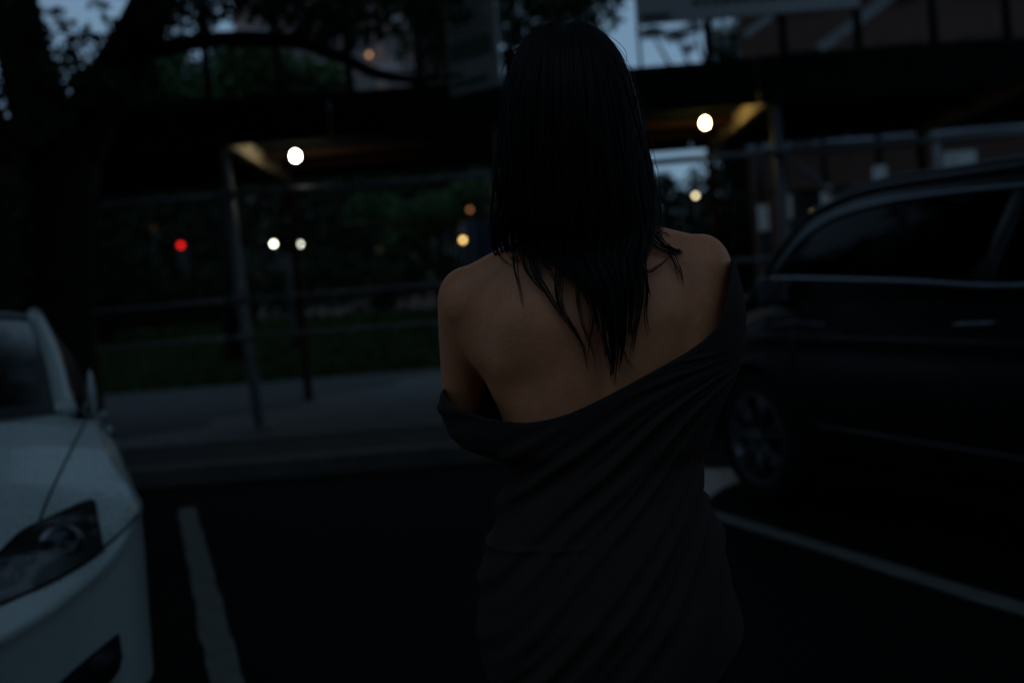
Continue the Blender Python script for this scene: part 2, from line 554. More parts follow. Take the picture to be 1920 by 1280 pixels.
# trees behind the shed
bg_trees = [
    ('leafb', 'round bushy green tree above the shed roof left of the brick tower', 24, (430, 560), [(300, 150, 90, 70), (470, 130, 90, 70), (430, 180, 110, 50), (590, 150, 60, 45), (240, 190, 80, 50)], 9000, 0.11),
    ('leafa', 'tall dark tree with leafy crown right behind the head of the person', 19, (985, 560), [(960, 30, 150, 95), (1080, 10, 95, 75), (830, 90, 90, 90), (1150, -50, 70, 60), (900, -60, 200, 60), (1010, 110, 90, 70), (760, -40, 120, 60), (1100, 75, 40, 40)], 9500, 0.09),
    ('leafa', 'thin leafy tree showing sky through its twigs below the large white sign', 26, (1420, 560), [(1222, 62, 32, 11), (1268, 66, 30, 13), (1300, 52, 22, 12), (1350, 80, 28, 46), (1225, 25, 20, 20), (1392, 70, 30, 55), (1290, 92, 16, 10), (1370, 110, 36, 26)], 3600, 0.06),
    ('leafc', 'dark rounded tree under the shed deck left of the lit yellow bulb', 36, (1260, 560), [(1250, 410, 70, 75), (1330, 400, 70, 95), (1390, 370, 55, 110), (1245, 345, 28, 25), (1410, 300, 45, 60), (1360, 290, 30, 40)], 6000, 0.14),
    ('leafb', 'low green tree beside the blue truck beyond the lawn', 31, (830, 560), [(820, 400, 70, 40), (760, 430, 70, 45), (880, 370, 50, 40), (700, 400, 60, 40)], 4500, 0.11),
    ('leafc', 'dark tree behind the twin white park lamps', 40, (560, 560), [(520, 400, 110, 110), (620, 420, 110, 120), (560, 320, 130, 60), (690, 350, 80, 80), (600, 500, 120, 60)], 6000, 0.17),
    ('leafc', 'dark tree behind the red traffic signal', 50, (330, 570), [(330, 420, 120, 120), (250, 470, 120, 110), (420, 450, 110, 110), (330, 340, 150, 60), (200, 540, 110, 60)], 10000, 0.2),
    ('leafc', 'dark tree at the far left behind the roof of the white sedan', 34, (60, 590), [(60, 450, 120, 130), (-60, 400, 120, 160), (150, 420, 90, 120), (60, 320, 150, 60), (150, 540, 120, 60)], 13000, 0.15),
    ('leafc', 'dark tree between the blue truck and the twin lamps far beyond the lawn', 44, (720, 560), [(720, 380, 110, 90), (790, 330, 110, 60), (700, 470, 120, 70), (860, 320, 90, 50), (900, 480, 80, 60)], 5500, 0.17),
    ('leafc', 'dark tree hidden mostly behind the person far beyond the lawn', 42, (1050, 550), [(1000, 380, 120, 120), (1120, 400, 120, 120), (960, 470, 90, 80), (1180, 430, 60, 90), (1050, 280, 100, 70)], 5000, 0.17),
    ('leafc', 'dark bushy tree just right of the trunk of the street tree', 28, (190, 580), [(190, 480, 70, 110), (120, 430, 80, 120), (260, 520, 60, 60), (200, 350, 90, 50), (190, 590, 70, 40), (90, 590, 90, 50)], 8000, 0.12),
    ('leafc', 'dark shrubby tree beside the pale posts right of the yellow lamp', 24, (1400, 500), [(1370, 430, 50, 60), (1300, 450, 60, 40), (1430, 470, 60, 60), (1240, 470, 60, 40)], 3500, 0.09),
]
for i, (leaf, lab, Y, (bx, by), bl, n, sz) in enumerate(bg_trees):
    c = P(bx, by, Y)
    gz = float(np.interp(Y, [20.6, 24, 28, 33, 60], [0.14, 0.55, 1.15, 1.55, 1.6]))
    if Y < 20.6:
        gz = 0.14
    blobs = [PB(x, y, Y, rx, ry, (rx + ry) * 0.5 * Y / FPX) for x, y, rx, ry in bl]
    top = max(q[2] for q in blobs)
    trunk = [(c[0], Y, gz - 0.1, 0.24), (c[0] + 0.1, Y, gz + (top - gz) * 0.35, 0.19), (c[0], Y + 0.1, gz + (top - gz) * 0.8, 0.08)]
    limbs = []
    for q in blobs[:4]:
        limbs.append([(c[0] + 0.05, Y, gz + (top - gz) * 0.3, 0.1), ((c[0] + q[0]) / 2, Y, (gz + (top - gz) * 0.3 + q[2]) / 2 + 0.1, 0.07), (q[0], Y, q[2], 0.03)])
    tree('park_tree', lab, (c[0], Y, gz), trunk, blobs, n, sz, leaf, limbs, 20 + i, 'trees in the park behind the shed')

hx0, hx1 = P(40, 530, 36)[0], P(960, 530, 36)[0]
t = thing('hedge', 'long dark hedge along the top of the lawn', 'hedge', ((hx0 + hx1) / 2, 36, 1.55))
b = MB()
leaf_cloud(b, [(x - (hx0 + hx1) / 2, 0, 1.1 + .25 * math.sin(x * 1.7), 1.3, .8, 1.2) for x in np.arange(hx0, hx1, 1.1)], 10500, .13, 9)
b.build('foliage', 'leafc', t)
b = MB()
for x in np.arange(hx0, hx1, 1.1):
    b.tube([(x - (hx0 + hx1) / 2, 0, 0), (x - (hx0 + hx1) / 2 + .1, 0, 1.2)], [.06, .03], 6)
b.build('stem', 'bark', t, kind='stuff')

# far wood closing the view at street level
b = MB()
bl = []
for i in range(70):
    x = rng.uniform(-75, 42)
    bl.append((x, rng.uniform(74, 95), rng.uniform(2.5, 5.5), rng.uniform(3, 6), 3, rng.uniform(2.5, 4.5)))
for i in range(60):
    bl.append((rng.uniform(-75, -4), rng.uniform(74, 90), rng.uniform(6, 13), rng.uniform(4, 6), 3, rng.uniform(3, 4.5)))
leaf_cloud(b, bl, 26000, 0.85, 5)
b.build('far_wood', 'leafc', kind='stuff')


# ------------------------------------------------------------------ buildings
def facade(t, x0, x1, z0, z1, y, depth, wallm, wins, bands, frame_m='band', skew=0.0):
    """wall with windows set into it, local coordinates; wins: list of (x0,x1,z0,z1)"""
    wb_ = MB().box((x0, y, z0), (x1, y + depth, z1))
    wb_.v = [(p[0] + skew, p[1], p[2]) if (p[0] == x0 and p[1] > y) else p for p in wb_.v]
    wb_.build('wall', wallm, t)
    for (a, c, p, q) in wins:
        f = MB()
        w = 0.07
        f.box((a - w, y - 0.05, p - w), (c + w, y - 0.003, p)); f.box((a - w, y - 0.05, q), (c + w, y - 0.003, q + w))
        f.box((a - w, y - 0.05, p), (a, y - 0.003, q)); f.box((c, y - 0.05, p), (c + w, y - 0.003, q))
        f.box((a, y - 0.04, (p + q) / 2 - 0.03), (c, y - 0.006, (p + q) / 2 + 0.03))
        fo = f.build('window', 'trim', t)
        MB().box((a, y - 0.02, p), (c, y - 0.008, q)).build('pane', 'pane', fo)
        MB().box((a - 0.12, y - 0.12, p - 0.18), (c + 0.12, y - 0.052, p - w - 0.005)).build('sill', frame_m, fo)
    for zb in bands:
        MB().box((x0, y - 0.1, zb), (x1, y - 0.004, zb + 0.25)).build('string_course', frame_m, t)
    MB().box((x0 - 0.15, y - 0.2, z1), (x1 + 0.15, y + 0.4, z1 + 0.4)).build('cornice', frame_m, t)


c = P(1385, 60, 20)
bx = float(c[0])
t = thing('brick_building', 'brown brick building with dark windows behind the right end of the shed', 'building', (bx, 20, 0.1))
wins = []
for i in range(7):
    for k in range(4):
        wins.append((1.0 + i * 1.75, 1.75 + i * 1.75, 1.4 + k * 2.75, 3.0 + k * 2.75))
facade(t, 0, 14, 0, 12.4, 0, 9, 'brick', wins, [3.95, 9.4], skew=3.6)

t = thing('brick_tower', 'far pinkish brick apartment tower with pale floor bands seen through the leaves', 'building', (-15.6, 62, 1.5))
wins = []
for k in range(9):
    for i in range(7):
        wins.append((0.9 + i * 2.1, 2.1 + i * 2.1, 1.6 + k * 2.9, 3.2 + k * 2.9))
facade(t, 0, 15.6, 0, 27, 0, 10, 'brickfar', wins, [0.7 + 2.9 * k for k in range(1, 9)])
# unseen blocks added behind the camera to take half of the sky away
for xb, wb, hb, nm in ((-46, 30, 19, 'added unseen brown brick apartment block across the street, left of the three'), (-15.5, 31, 23, 'tallest added unseen brown brick apartment block across the street'), (16, 32, 12, 'added unseen brown brick apartment block across the street, right of the three')):
    t = thing('added_apartment_block', nm, 'building', (xb + wb, -32, 0), math.pi, 'added blocks across the street')
    wins = [(1.5 + i * 5, 3.3 + i * 5, 1.5 + k * 4.4, 3.8 + k * 4.4) for i in range(int(wb / 5)) for k in range(4)]
    facade(t, 0, wb, 0, hb, 0, 10, 'brick', wins, [5])

# short pale posts and panel by the brick building
posts = [((1430, 385), (1430, 432), 15, 'leftmost short pale post, standing clear to the left of the dark car roof'),
         ((1472, 362), (1472, 410), 17, 'short pale post just behind the right hand steel post of the shed'),
         ((1548, 348), (1548, 392), 15, 'short pale post where the diagonal shed brace meets the dark car roof'),
         ((1649, 312), (1649, 372), 19, 'tall pale post above the middle of the dark car roof')]
for (a, bb, wpx, lab) in posts:
    Y = 17.0
    p, q = P(*a, Y), P(*bb, Y)
    w = wpx * Y / FPX / 2
    t = thing('white_post', lab, 'post', (p[0], Y, 0.14), 0, 'pale posts in front of the brick building')
    MB().box((-w, -w, q[2] - 0.14), (w, w, p[2] - 0.14)).build('shaft', 'whitepost', t)
    MB().box((-w - .02, -w - .02, 0), (w + .02, w + .02, q[2] - 0.143)).build('plinth', 'dsteel', t)
    MB().tube([(0, 0, p[2] - 0.2), (0, 0, p[2] + 1.1)], 0.06, 8).build('pole', 'dsteel', t, True)
p, q = P(1768, 286, 17), P(1832, 345, 17)
t = thing('pale_doorway', 'pale doorway with a dark slanting gap above the black car roof', 'doorway', ((p[0] + q[0]) / 2, 17, 0.14))
hw = (q[0] - p[0]) / 2
MB().box((-hw, -0.03, 0.1), (-hw + .14, 0.03, p[2] - .14)).build('stile', 'whitepost', t)
MB().add([(-hw + .22, -.03, .1), (hw, -.03, .1), (hw, -.03, p[2] - .14), (-hw + .15, -.03, p[2] - .14), (-hw + .22, .03, .1), (hw, .03, .1), (hw, .03, p[2] - .14), (-hw + .15, .03, p[2] - .14)],
         [(0, 1, 2, 3), (7, 6, 5, 4), (0, 4, 5, 1), (1, 5, 6, 2), (2, 6, 7, 3), (3, 7, 4, 0)]).build('door_leaf', 'whitepost', t)
MB().tube([(-hw - .1, 0, 0), (-hw - .1, 0, p[2] + .5)], 0.05, 8).build('jamb', 'steel', t, True)


def plank(name, lab, a, bb, Y, wd, m, th=0.05, Y2=None):
    p, q = P(*a, Y), P(*bb, Y2 or Y)
    L = (p + q) / 2
    d = q - p
    n = np.linalg.norm(d)
    rot = Vector(d).to_track_quat('X', 'Z').to_matrix()
    t = MB().box((-n / 2, -th / 2, -wd / 2), (n / 2, th / 2, wd / 2), rot).build(name, m)
    t.location = tuple(L)
    return tag(t, lab, 'plank' if 'plank' in name else 'board', None)


# ------------------------------------------------------------------ sidewalk shed
SY = 11.03
shed = thing('sidewalk_shed', 'long sidewalk shed of steel posts and rails carrying a dark boarded deck', 'scaffold', (0, SY, 0.15))


def sp(x, y, z):
    return (x, y - SY, z - 0.15)


XS = [-3.02 + 3.05 * k for k in range(-4, 5)]
for X in XS:
    for Y, m in ((SY, 'steel'), (14.5, 'timber')):
        pb = MB()
        ln_ = .15 if abs(X + 3.02) < .01 else .04
        if Y == SY:
            pb.tube([sp(X + ln_, Y, .15), sp(X + ln_ * .6, Y, 1.35), sp(X, Y, 3.5)], 0.058, 12)
            o = pb.build('post', m, shed, True)
            MB().box(sp(X + ln_ - .15, Y - .13, .155), sp(X + ln_ + .15, Y + .13, .175)).build('base_plate', 'steel', o)
            for zz in (1.16, 1.575, 2.72):
                xc_ = X + ln_ * (1 - (zz - .15) / 3.35)
                MB().tube([sp(xc_ - .085, Y - .065, zz), sp(xc_ + .085, Y - .065, zz)], 0.06, 8).build('clamp', 'steel', o)
        else:
            pb.box(sp(X - .05, Y - .05, .15), sp(X + .05, Y + .05, 3.5))
            pb.build('post', m, shed)
    # cross beam over each pair of posts
    bm_ = MB()
    bm_.box(sp(X - .02, SY + .07, 3.3), sp(X + .02, 14.6, 3.5)); bm_.box(sp(X - .06, SY + .07, 3.28), sp(X + .06, 14.6, 3.298)); 
    bm_.build('cross_beam', 'palewood', shed)
for k in range(len(XS) - 1):
    for zz, r in ((2.72, 0.036), (1.575, 0.024), (1.16, 0.024)):
        MB().tube([sp(XS[k] - .1, SY - .07, zz), sp((XS[k] + XS[k + 1]) / 2, SY - .07, zz - .012), sp(XS[k + 1] + .1, SY - .07, zz)], r, 8).build('rail', 'steel', shed, True)
    MB().tube([sp(XS[k] + .03, 14.4, 2.6), sp(XS[k + 1], 14.4, 2.6)], 0.03, 8).build('rail', 'dsteel', shed, True)
for yy in (12.95, 13.9):
    MB().box(sp(XS[0] - .5, yy - .05, 3.4), sp(XS[-1] + .5, yy + .05, 3.499)).build('stringer', 'timber', shed)
for k in range(33):                                     # deck planks across the shed
    x0 = XS[0] - 0.6 + k * 0.78
    MB().box(sp(x0, SY - .05, 3.503), sp(x0 + .77, 14.9, 3.55 + .004 * (k % 3))).build('deck_plank', 'fascia', shed)
for k in range(11):                                     # fascia panels along the front
    x0 = XS[0] - 0.6 + k * 2.34
    MB().box(sp(x0, SY - .1, 3.25), sp(x0 + 2.325, SY - .07, 3.75 + .012 * ((k * 7) % 3 - 1))).build('fascia_panel', 'fascia', shed)
    MB().box(sp(x0, 14.92, 3.4), sp(x0 + 2.325, 14.95, 3.95)).build('fascia_panel', 'fascia', shed)
for px in (386, 520, 652, 785, 1200, 1330, 1470, 1610, 1752, 1890, 262):     # uprights above the fascia
    c = P(px, 110, SY)
    r = 0.018 if px == 1200 else 0.05
    MB().tube([sp(c[0], SY - .02, 3.56), sp(c[0], SY - .02, 5.6)], r, 8).build('upright', 'dsteel', shed, True)
a, bb = P(1457, 283, SY), P(1556, 366, SY)
d = (bb - a)
MB().tube([sp(*(a + [0, -.09, 0])), sp(*(a + d * 2.6 + [0, -.09, 0]))], 0.032, 8).build('brace', 'steel', shed, True)

# work lights: bulb in a socket on a short flex below the stringer
for (px, py), col, st, lab in (((554, 293), (1, 0.93, 0.72), 105, 'lit white bulb hanging under the left bay of the shed deck'),
                               ((1322, 231), (1, 0.74, 0.26), 125, 'lit yellow bulb hanging under the right bay of the shed deck')):
    c = P(px, py, 12.15)
    t = thing('work_light', lab, 'lamp', c, 0, 'bulbs under the shed')
    m = lamp_mat('bulb_glow_%d' % px, col, st)
    MB().ball((0, 0, 0), (0.042, 0.042, 0.056), 16, 12).build('bulb', m, t, True)
    MB().tube([(0, 0, 0.056), (0, 0, 0.11)], [0.024, 0.02], 10).build('socket', 'socket', t, True)
    MB().tube([(0, 0, 0.11), (0, .03, 0.17), (0, .1, 3.5 - c[2] - .02)], 0.006, 6).build('flex', 'socket', t, True)

# ------------------------------------------------------------------ signs on the shed
c0, c1 = P(1195, 47, SY - .2), P(1612, 20, SY - .2)
t = thing('banner_sign', 'large white sign board with dark lettering fixed above the shed deck', 'sign', ((c0[0] + c1[0]) / 2, SY - .2, c0[2]))
t.rotation_euler = (R(-12), 0, 0)
w = (c1[0] - c0[0]) / 2
MB().box((-w, -.02, 0), (w, .02, 1.5)).build('board', 'sign', t)
lt = MB()
x = -w + .62
while x < .75:                                         # unreadably small lettering in the photo
    ww = rng.uniform(.03, .08)
    lt.box((x, -.026, .16), (x + ww, -.021, .16 + rng.choice([.05, .06, .075])))
    x += ww + rng.choice([.014, .014, .04])
lt.build('lettering', 'ink', t)
MB().box((-w + .05, -.027, .03), (-w + .36, -.021, .1)).build('logo_block', 'ink', t)
for xx in (-w + .1, -w / 3, w / 3, w - .1):
    MB().box((xx - .03, .021, .02), (xx + .03, .07, 1.5)).build('batten', 'dsteel', t)

c0, c1 = P(846, 181, SY - .3), P(940, 156, SY - .3)
t = thing('hanging_sign', 'tall pale notice board with a green band hanging left of the head', 'sign', ((c0[0] + c1[0]) / 2, SY - .3, (c0[2] + c1[2]) / 2 - .01))
w = (c1[0] - c0[0]) / 2 / math.cos(R(36))
tilt = Matrix.Rotation(R(-36), 3, 'Z')
MB().box((-w, -.015, 0), (w, .015, .98), tilt).build('board', 'sign', t)
MB().box((-w + .03, -.019, .34), (w - .08, -.016, .56), tilt).build('green_panel', 'signgreen', t)
MB().box((-w + .03, -.019, .06), (w - .15, -.016, .15), tilt).build('green_band', 'signgreen', t)
lt = MB()
for k in range(5):
    lt.box((-w + .08, -.019, .6 + k * .07), (w - rng.uniform(.08, .25), -.016, .62 + k * .07), tilt)
lt.build('lettering', 'ink', t)
for xx in (-w + .06, w - .06):
    MB().tube([tilt @ Vector((xx, 0, .98)), tilt @ Vector((xx, .2, 1.5))], .006, 6).build('hanger', 'dsteel', t)

plank('leaning_plank', 'pale plank leaning steeply above the shed deck right of the white sign', (1537, 92), (1672, -8), 12.2, .13, 'paleboard')
plank('leaning_plank', 'short faint pale plank below the middle of the white sign', (1398, 66), (1446, 30), 12.6, .09, 'paleboard')
plank('slanting_board', 'pale slanting board under the deck right of the right hand steel post', (1482, 275), (1552, 243), 15.2, .15, 'paleboard')
plank('slanting_board', 'pale slanting board with a warm lit end under the deck further right', (1578, 232), (1644, 207), 15.2, .16, 'paleboard')


# ------------------------------------------------------------------ distant lamps
def lamp_post(name, lab, px, py, Y, col, st, r=0.11, cat='lamp post', second=None, group=None):
    c = P(px, py, Y)
    gz = float(np.interp(Y, [20.6, 24, 28, 33, 60], [0.14, 0.55, 1.15, 1.55, 1.6]))
    heads = [c] if second is None else [c, P(*second, Y)]
    bxm = np.mean([h[0] for h in heads])
    t = thing(name, lab, cat, (bxm, Y, gz), 0, group)
    H = c[2] - gz
    MB().tube([(0, 0, 0), (0, 0, .5), (0, 0, H - .3 if len(heads) > 1 else H - r * 1.1)], [.09, .05, .045], 10).build('pole', 'dsteel', t, True)
    if len(heads) > 1:
        MB().tube([(heads[0][0] - bxm, 0, heads[0][2] - gz - r * 1.15), (heads[0][0] - bxm, 0, H - .32), (0, 0, H - .38), (heads[1][0] - bxm, 0, H - .32), (heads[1][0] - bxm, 0, heads[1][2] - gz - r * 1.15)], .03, 8).build('arm', 'dsteel', t, True)
    for i, h in enumerate(heads):
        m = lamp_mat('lamp_glow', col, st * (1 if i == 0 else .72))
        MB().ball((h[0] - bxm, 0, h[2] - gz), r, 14, 10).build('globe', m, t, True)
        MB().tube([(h[0] - bxm, 0, h[2] - gz + r * .9), (h[0] - bxm, 0, h[2] - gz + r * 1.5)], [r * .8, .01], 10).build('cap', 'dsteel', t, True)
    return t


G2 = 'lit lamps in the park'
lamp_post('park_lamp', 'twin globe park lamp with two white lights left of the person', 513, 457, 25, (1, 1, .82), 22, .045, second=(562, 458), group=G2)
lamp_post('park_lamp', 'single amber park lamp just left of the hair', 868, 450, 30, (1, .62, .2), 9, .06, group=G2)
lamp_post('park_lamp', 'single pale yellow park lamp seen above the right shoulder', 1304, 367, 30, (1, .85, .5), 7, .06, group=G2)
lamp_post('park_lamp', 'dim orange park lamp above the blue truck', 881, 393, 29, (1, .4, .14), .9, .06, group=G2)
lamp_post('park_lamp', 'very faint olive park lamp between the twin lamp and the amber lamp', 711, 467, 40, (.8, .6, .3), .05, .12, group=G2)
lamp_post('park_lamp', 'very faint lamp in the dark tree above the lawn', 693, 392, 40, (.6, .6, .3), .04, .15, group=G2)
lamp_post('park_lamp', 'faint brown lamp left of the left hand steel post', 288, 428, 38, (.9, .5, .15), .03, .12, group=G2)
lamp_post('park_lamp', 'faint brown lamp just right of the left hand steel post', 457, 446, 38, (.9, .6, .25), .03, .14, group=G2)
# lamps on the brick tower and in the tree gap
for px, py, Y, col, st, lab in ((692, 103, 61.7, (1, .5, .22), 1.6, 'lit orange wall lamp on the far brick tower'), (613, 53, 61.7, (1, .5, .12), .35, 'faint orange wall lamp high on the far brick tower')):
    c = P(px, py, Y)
    t = thing('wall_lamp', lab, 'lamp', c, 0, 'lamps on the brick tower')
    MB().ball((0, 0, 0), .13, 14, 10).build('globe', lamp_mat('wall_lamp_glow', col, st), t, True)
    MB().box((-.05, .2, -.05), (.05, .3, .05)).build('bracket', 'dsteel', t)
# traffic signal
c = P(341, 460, 45)
t = thing('traffic_signal', 'traffic signal showing a red light far behind the left bay of the shed', 'traffic signal', (c[0], 45, 1.58))
H = c[2] - 1.58
MB().tube([(0, .2, 0), (0, .2, H + .2)], .09, 10).build('pole', 'dsteel', t, True)
hs = MB().box((-.2, -.12, H - 1.0), (.2, .12, H + .25)).build('housing', 'dsteel', t)
for i, (nm, mm) in enumerate((('red_lamp', lamp_mat('signal_red', (1, .012, .01), 3.6)), ('amber_lamp', M['trim']), ('green_lamp', M['trim']))):
    MB().tube([(0, -.125, H - i * .37), (0, -.15, H - i * .37)], .11, 16).build(nm, mm, hs)
    MB().tube([(0, -.12, H + .17 - i * .37), (0, -.3, H + .16 - i * .37)], .03, 6).build('visor', 'dsteel', hs)

# blue box truck far off
c = P(870, 416, 33)
t = thing('box_truck', 'blue box truck parked beyond the lawn beside the amber lamp', 'truck', (c[0] + 1.2, 33, 1.55))
MB().box((-1.2, -.2, .95), (1.2, 5.5, c[2] - 1.55)).build('cargo_box', 'bluebox', t)
MB().box((-1.1, -.22, 1.0), (-.02, -.203, 2.4)).build('rear_door', 'bluebox', t)
MB().box((.02, -.22, 1.0), (1.1, -.203, 2.4)).build('rear_door', 'bluebox', t)
MB().box((-1.05, 5.55, .5), (1.05, 7.2, 2.3)).build('cab', 'bluebox', t)
MB().box((-1.1, -.25, .6), (1.1, 7.0, .94)).build('chassis', 'trim', t)
for x in (-1.0, 1.0):
    for y in (1.2, 6.2):
        MB().tube([(x - .14, y, .48), (x + .14, y, .48)], .48, 16).build('wheel', 'rubber', t)


# ------------------------------------------------------------------ cars
def car(name, label, loc, rz, q, group=None):
    """local axes: x to the car's left, y from its nose backwards, z up"""
    t = thing(name, label, 'car', loc, rz, group)
    paint = q['paint']
    cont = cat_rom(q['contour'], 220)            # half outline in plan, nose centre -> tail centre, (v, u)
    fw_, rw_, RA = q['wheel_f'], q['wheel_r'], q['arch']
    # add samples near the arches
    vs_, us_ = cont[:, 0], cont[:, 1]
    ns = len(cont)
    zt = itp(q['ztop'], us_)
    zb0 = itp(q['zbot'], us_)
    zb = zb0.copy()
    side = vs_ > q['hw'] * 0.85
    for uw in (fw_, rw_):
        dd = RA ** 2 - (us_ - uw) ** 2
        arch = np.where(dd > 0, q['wr'] + np.sqrt(np.maximum(dd, 0)), 0)
        zb = np.where(side, np.maximum(zb, arch), zb)
    # normals in plan
    tg = np.gradient(cont, axis=0)
    tg /= np.linalg.norm(tg, axis=1)[:, None] + 1e-9
    nrm = np.stack([tg[:, 1], -tg[:, 0]], 1)     # outward
    zc = itp(q['crease'], vs_) if q.get('crease') else None
    wf = 1 - ss(.45, .95, us_)
    rows = []
    NT = 30
    for j in range(NT + 1):
        tt = j / NT
        z = zb + (zt - zb) * tt
        zn = (z - zb0) / (zt - zb0)
        ins = .05 * (1 - ss(0, .22, zn)) + .012 * np.abs(zn - .5) + q['tumble'] * ss(.55, 1.0, zn) + q['should'] * ss(.86, 1, zn) ** 2
        # a body line along the doors
        ins = ins - .012 * np.exp(-((zn - q['line']) / .05) ** 2) * ss(.8, 1.3, us_)
        if zc is not None:
            insf = np.where(z < zc, .07 * (1 - ss(.70, .90, vs_)) * np.clip((zc - z) / (zc - .18), 0, 1) + 0.012 * ss(0, .03, zc - z), (z - zc) * .62 + .018 * ss(.0, .03, z - zc) * 0)
            ins = ins * (1 - wf) + insf * wf
        p = cont - nrm * ins[:, None]
        rows.append(np.column_stack([p, z]))
    rows = np.array(rows)                        # NT+1, ns, 3
    full = np.concatenate([rows[:, ::-1] * np.array([-1, 1, 1]), rows[:, 1:]], axis=1)
    bd = MB()
    bd.grid(full.tolist())
    # bonnet between the two shoulder lines
    top = rows[-1]
    kc = int(np.argmin(np.abs(top[:, 1] - q['cowl_u']) + (np.arange(ns) > ns * .6) * 9))
    NB = 18
    hood = []
    for k in range(0, kc + 1):
        v0, u0, z0 = top[k]
        cr = q['crown'] * ss(0, .55, u0)
        line = []
        for a in np.linspace(-1, 1, 2 * NB + 1):
            f = 1 - abs(a) ** 2.4
            bul = q.get('ridge', 0) * math.exp(-((abs(a) - .8) / .1) ** 2) * ss(.2, .8, u0)
            line.append((v0 * a, u0 + q['cowl_bow'] * -0.0 * f, z0 + cr * f + bul))
        hood.append(line)
    # cowl: bonnet's rear edge bows forward a little
    kt = int(np.argmin(np.abs(top[:, 1] - q['boot_u']) + (np.arange(ns) < ns * .4) * 9))
    boot = []
    for k in range(kt, ns):
        v0, u0, z0 = top[k]
        cr = .05 * ss(0, .4, top[-1][1] - u0)
        boot.append([(v0 * a, u0, z0 + cr * (1 - a * a)) for a in np.linspace(-1, 1, 21)])
    bd.build('body', paint, t, True)
    MB().grid(hood, flip=False).build('bonnet', paint, t, True)
    MB().grid(boot).build('boot_lid', paint, t, True)
    hull = MB().grid(full.tolist())
    hull.grid(hood)
    bvh = BVHTree.FromPolygons([Vector(p) for p in hull.v], hull.f)
    # underbody and cabin tub
    u1 = top[-1][1]
    zi = q['belt_z'] - .12
    MB().box((-q['hw'] + .17, .35, .2), (q['hw'] - .17, u1 - .35, zi - .2)).build('underbody', 'trim', t)
    cb = MB()
    cb.box((-q['hw'] + .14, q['cowl_u'] + .02, zi - .18), (q['hw'] - .14, q['boot_u'] - .05, zi - .1))
    cb.build('cabin_floor', 'cabin', t)
    ds = MB()
    ds.grid([[(v, q['cowl_u'] + a, zi + .1 - .25 * (a - .1) ** 2) for v in np.linspace(-q['hw'] + .2, q['hw'] - .2, 9)] for a in np.linspace(.0, .55, 6)])
    db = ds.build('dashboard', 'cabin', t, True)
    for cx0, cx1 in q.get('teal_strips', []):
        MB().box((cx0, q['cowl_u'] + .16, zi + .1), (cx1, q['cowl_u'] + .21, zi + .145)).build('card', 'card', db)  # pale teal strips along the dashboard
    for sx in (-.37, .37):
        for su in (q['header'][1] + .25, q['header'][1] + 1.1):
            st = MB()
            st.box((sx - .24, su - .45, zi - .3), (sx + .24, su + .05, zi - .12))
            st.tube([(sx, su + .02, zi - .2), (sx, su + .12, zi + .12), (sx, su + .2, zi + .28)], [.2, .2, .15], 10, flat=.35)
            st.tube([(sx, su + .2, zi + .26), (sx, su + .22, zi + .42)], [.1, .09], 10, flat=.6)
            st.build('seat', 'cabin', t, True)
    # greenhouse
    cv, cu, cz = q['cowl']
    hv, hu, hz = q['header']
    rhv, rhu, rhz = q['rheader']
    rv, ru, rz_ = q['rbase']
    B = cat_rom(q['belt'], 40)                  # (v,u,z) window bottom
    T = cat_rom(q['wtop'], 40)                  # window top
    RE = cat_rom(q['redge'], 40)                # roof edge, header to rear header
    roof = []
    for k in range(40):
        v0, u0, z0 = RE[k]
        roof.append([(v0 * a, u0 - q['hbow'] * (1 - a * a) * (1 - k / 39) + .05 * (1 - a * a) * (k / 39), z0 + q['rcrown'] * (1 - abs(a) ** 2.2)) for a in np.linspace(-1, 1, 25)])
    MB().grid(roof).build('roof', paint, t, True)
    ws, bl_ = [], []
    for k in range(13):
        f = k / 12
        v0 = cv + (hv - cv) * f
        ws.append([(v0 * a, cu + (hu - cu) * f - (q['wbow'] * (1 - f) + q['hbow'] * f) * (1 - a * a), cz + (hz - cz) * f + (.02 * (1 - f) + q['rcrown'] * f) * (1 - abs(a) ** 2.2) + .02 * math.sin(f * math.pi)) for a in np.linspace(-1, 1, 21)])
    wsg = MB().grid(ws).build('windscreen', q['glass'], t, True)
    fr = MB()                                    # black border of the windscreen
    W3 = np.array(ws)
    n3 = np.array([0, -.004, .003])
    e = .93
    for sg in (0, -1):
        edge = W3[:, sg] + n3
        inn = W3[:, sg] + (W3[:, 10] - W3[:, sg]) * (.10) + n3
        fr.grid([edge.tolist(), inn.tolist()])
    fr.grid([(W3[0] + n3).tolist(), (W3[1] + n3).tolist()])
    fr.grid([(W3[-1] + n3).tolist(), (W3[-2] * .7 + W3[-1] * .3 + n3).tolist()])
    fr.build('border', 'trim', wsg)
    # plenum between bonnet and windscreen
    cw = []
    hl = np.array(hood[-1])
    w0 = W3[0]
    for f in (0, .5, 1):
        cw.append([tuple(np.array([np.interp(a, np.linspace(-1, 1, len(hl)), hl[:, i]) for i in range(3)]) * (1 - f) + np.array([np.interp(a, np.linspace(-1, 1, 21), w0[:, i]) for i in range(3)]) * f + (0, 0, -.025 * math.sin(math.pi * f))) for a in np.linspace(-1, 1, 21)])
    MB().grid(cw).build('cowl', q.get('cowlmat', paint), t, True)
    rwn = []
    for k in range(9):
        f = k / 8
        v0 = rhv + (rv - rhv) * f
        rwn.append([(v0 * a, rhu + (ru - rhu) * f + (.05 + .1 * f) * (1 - a * a), rhz + (rz_ - rhz) * f + (q['rcrown'] * (1 - f) + .05 * f) * (1 - a * a)) for a in np.linspace(-1, 1, 17)])
    MB().grid(rwn, flip=True).build('rear_window', q['glass'], t, True)
    sx1 = np.array([-1, 1, 1])
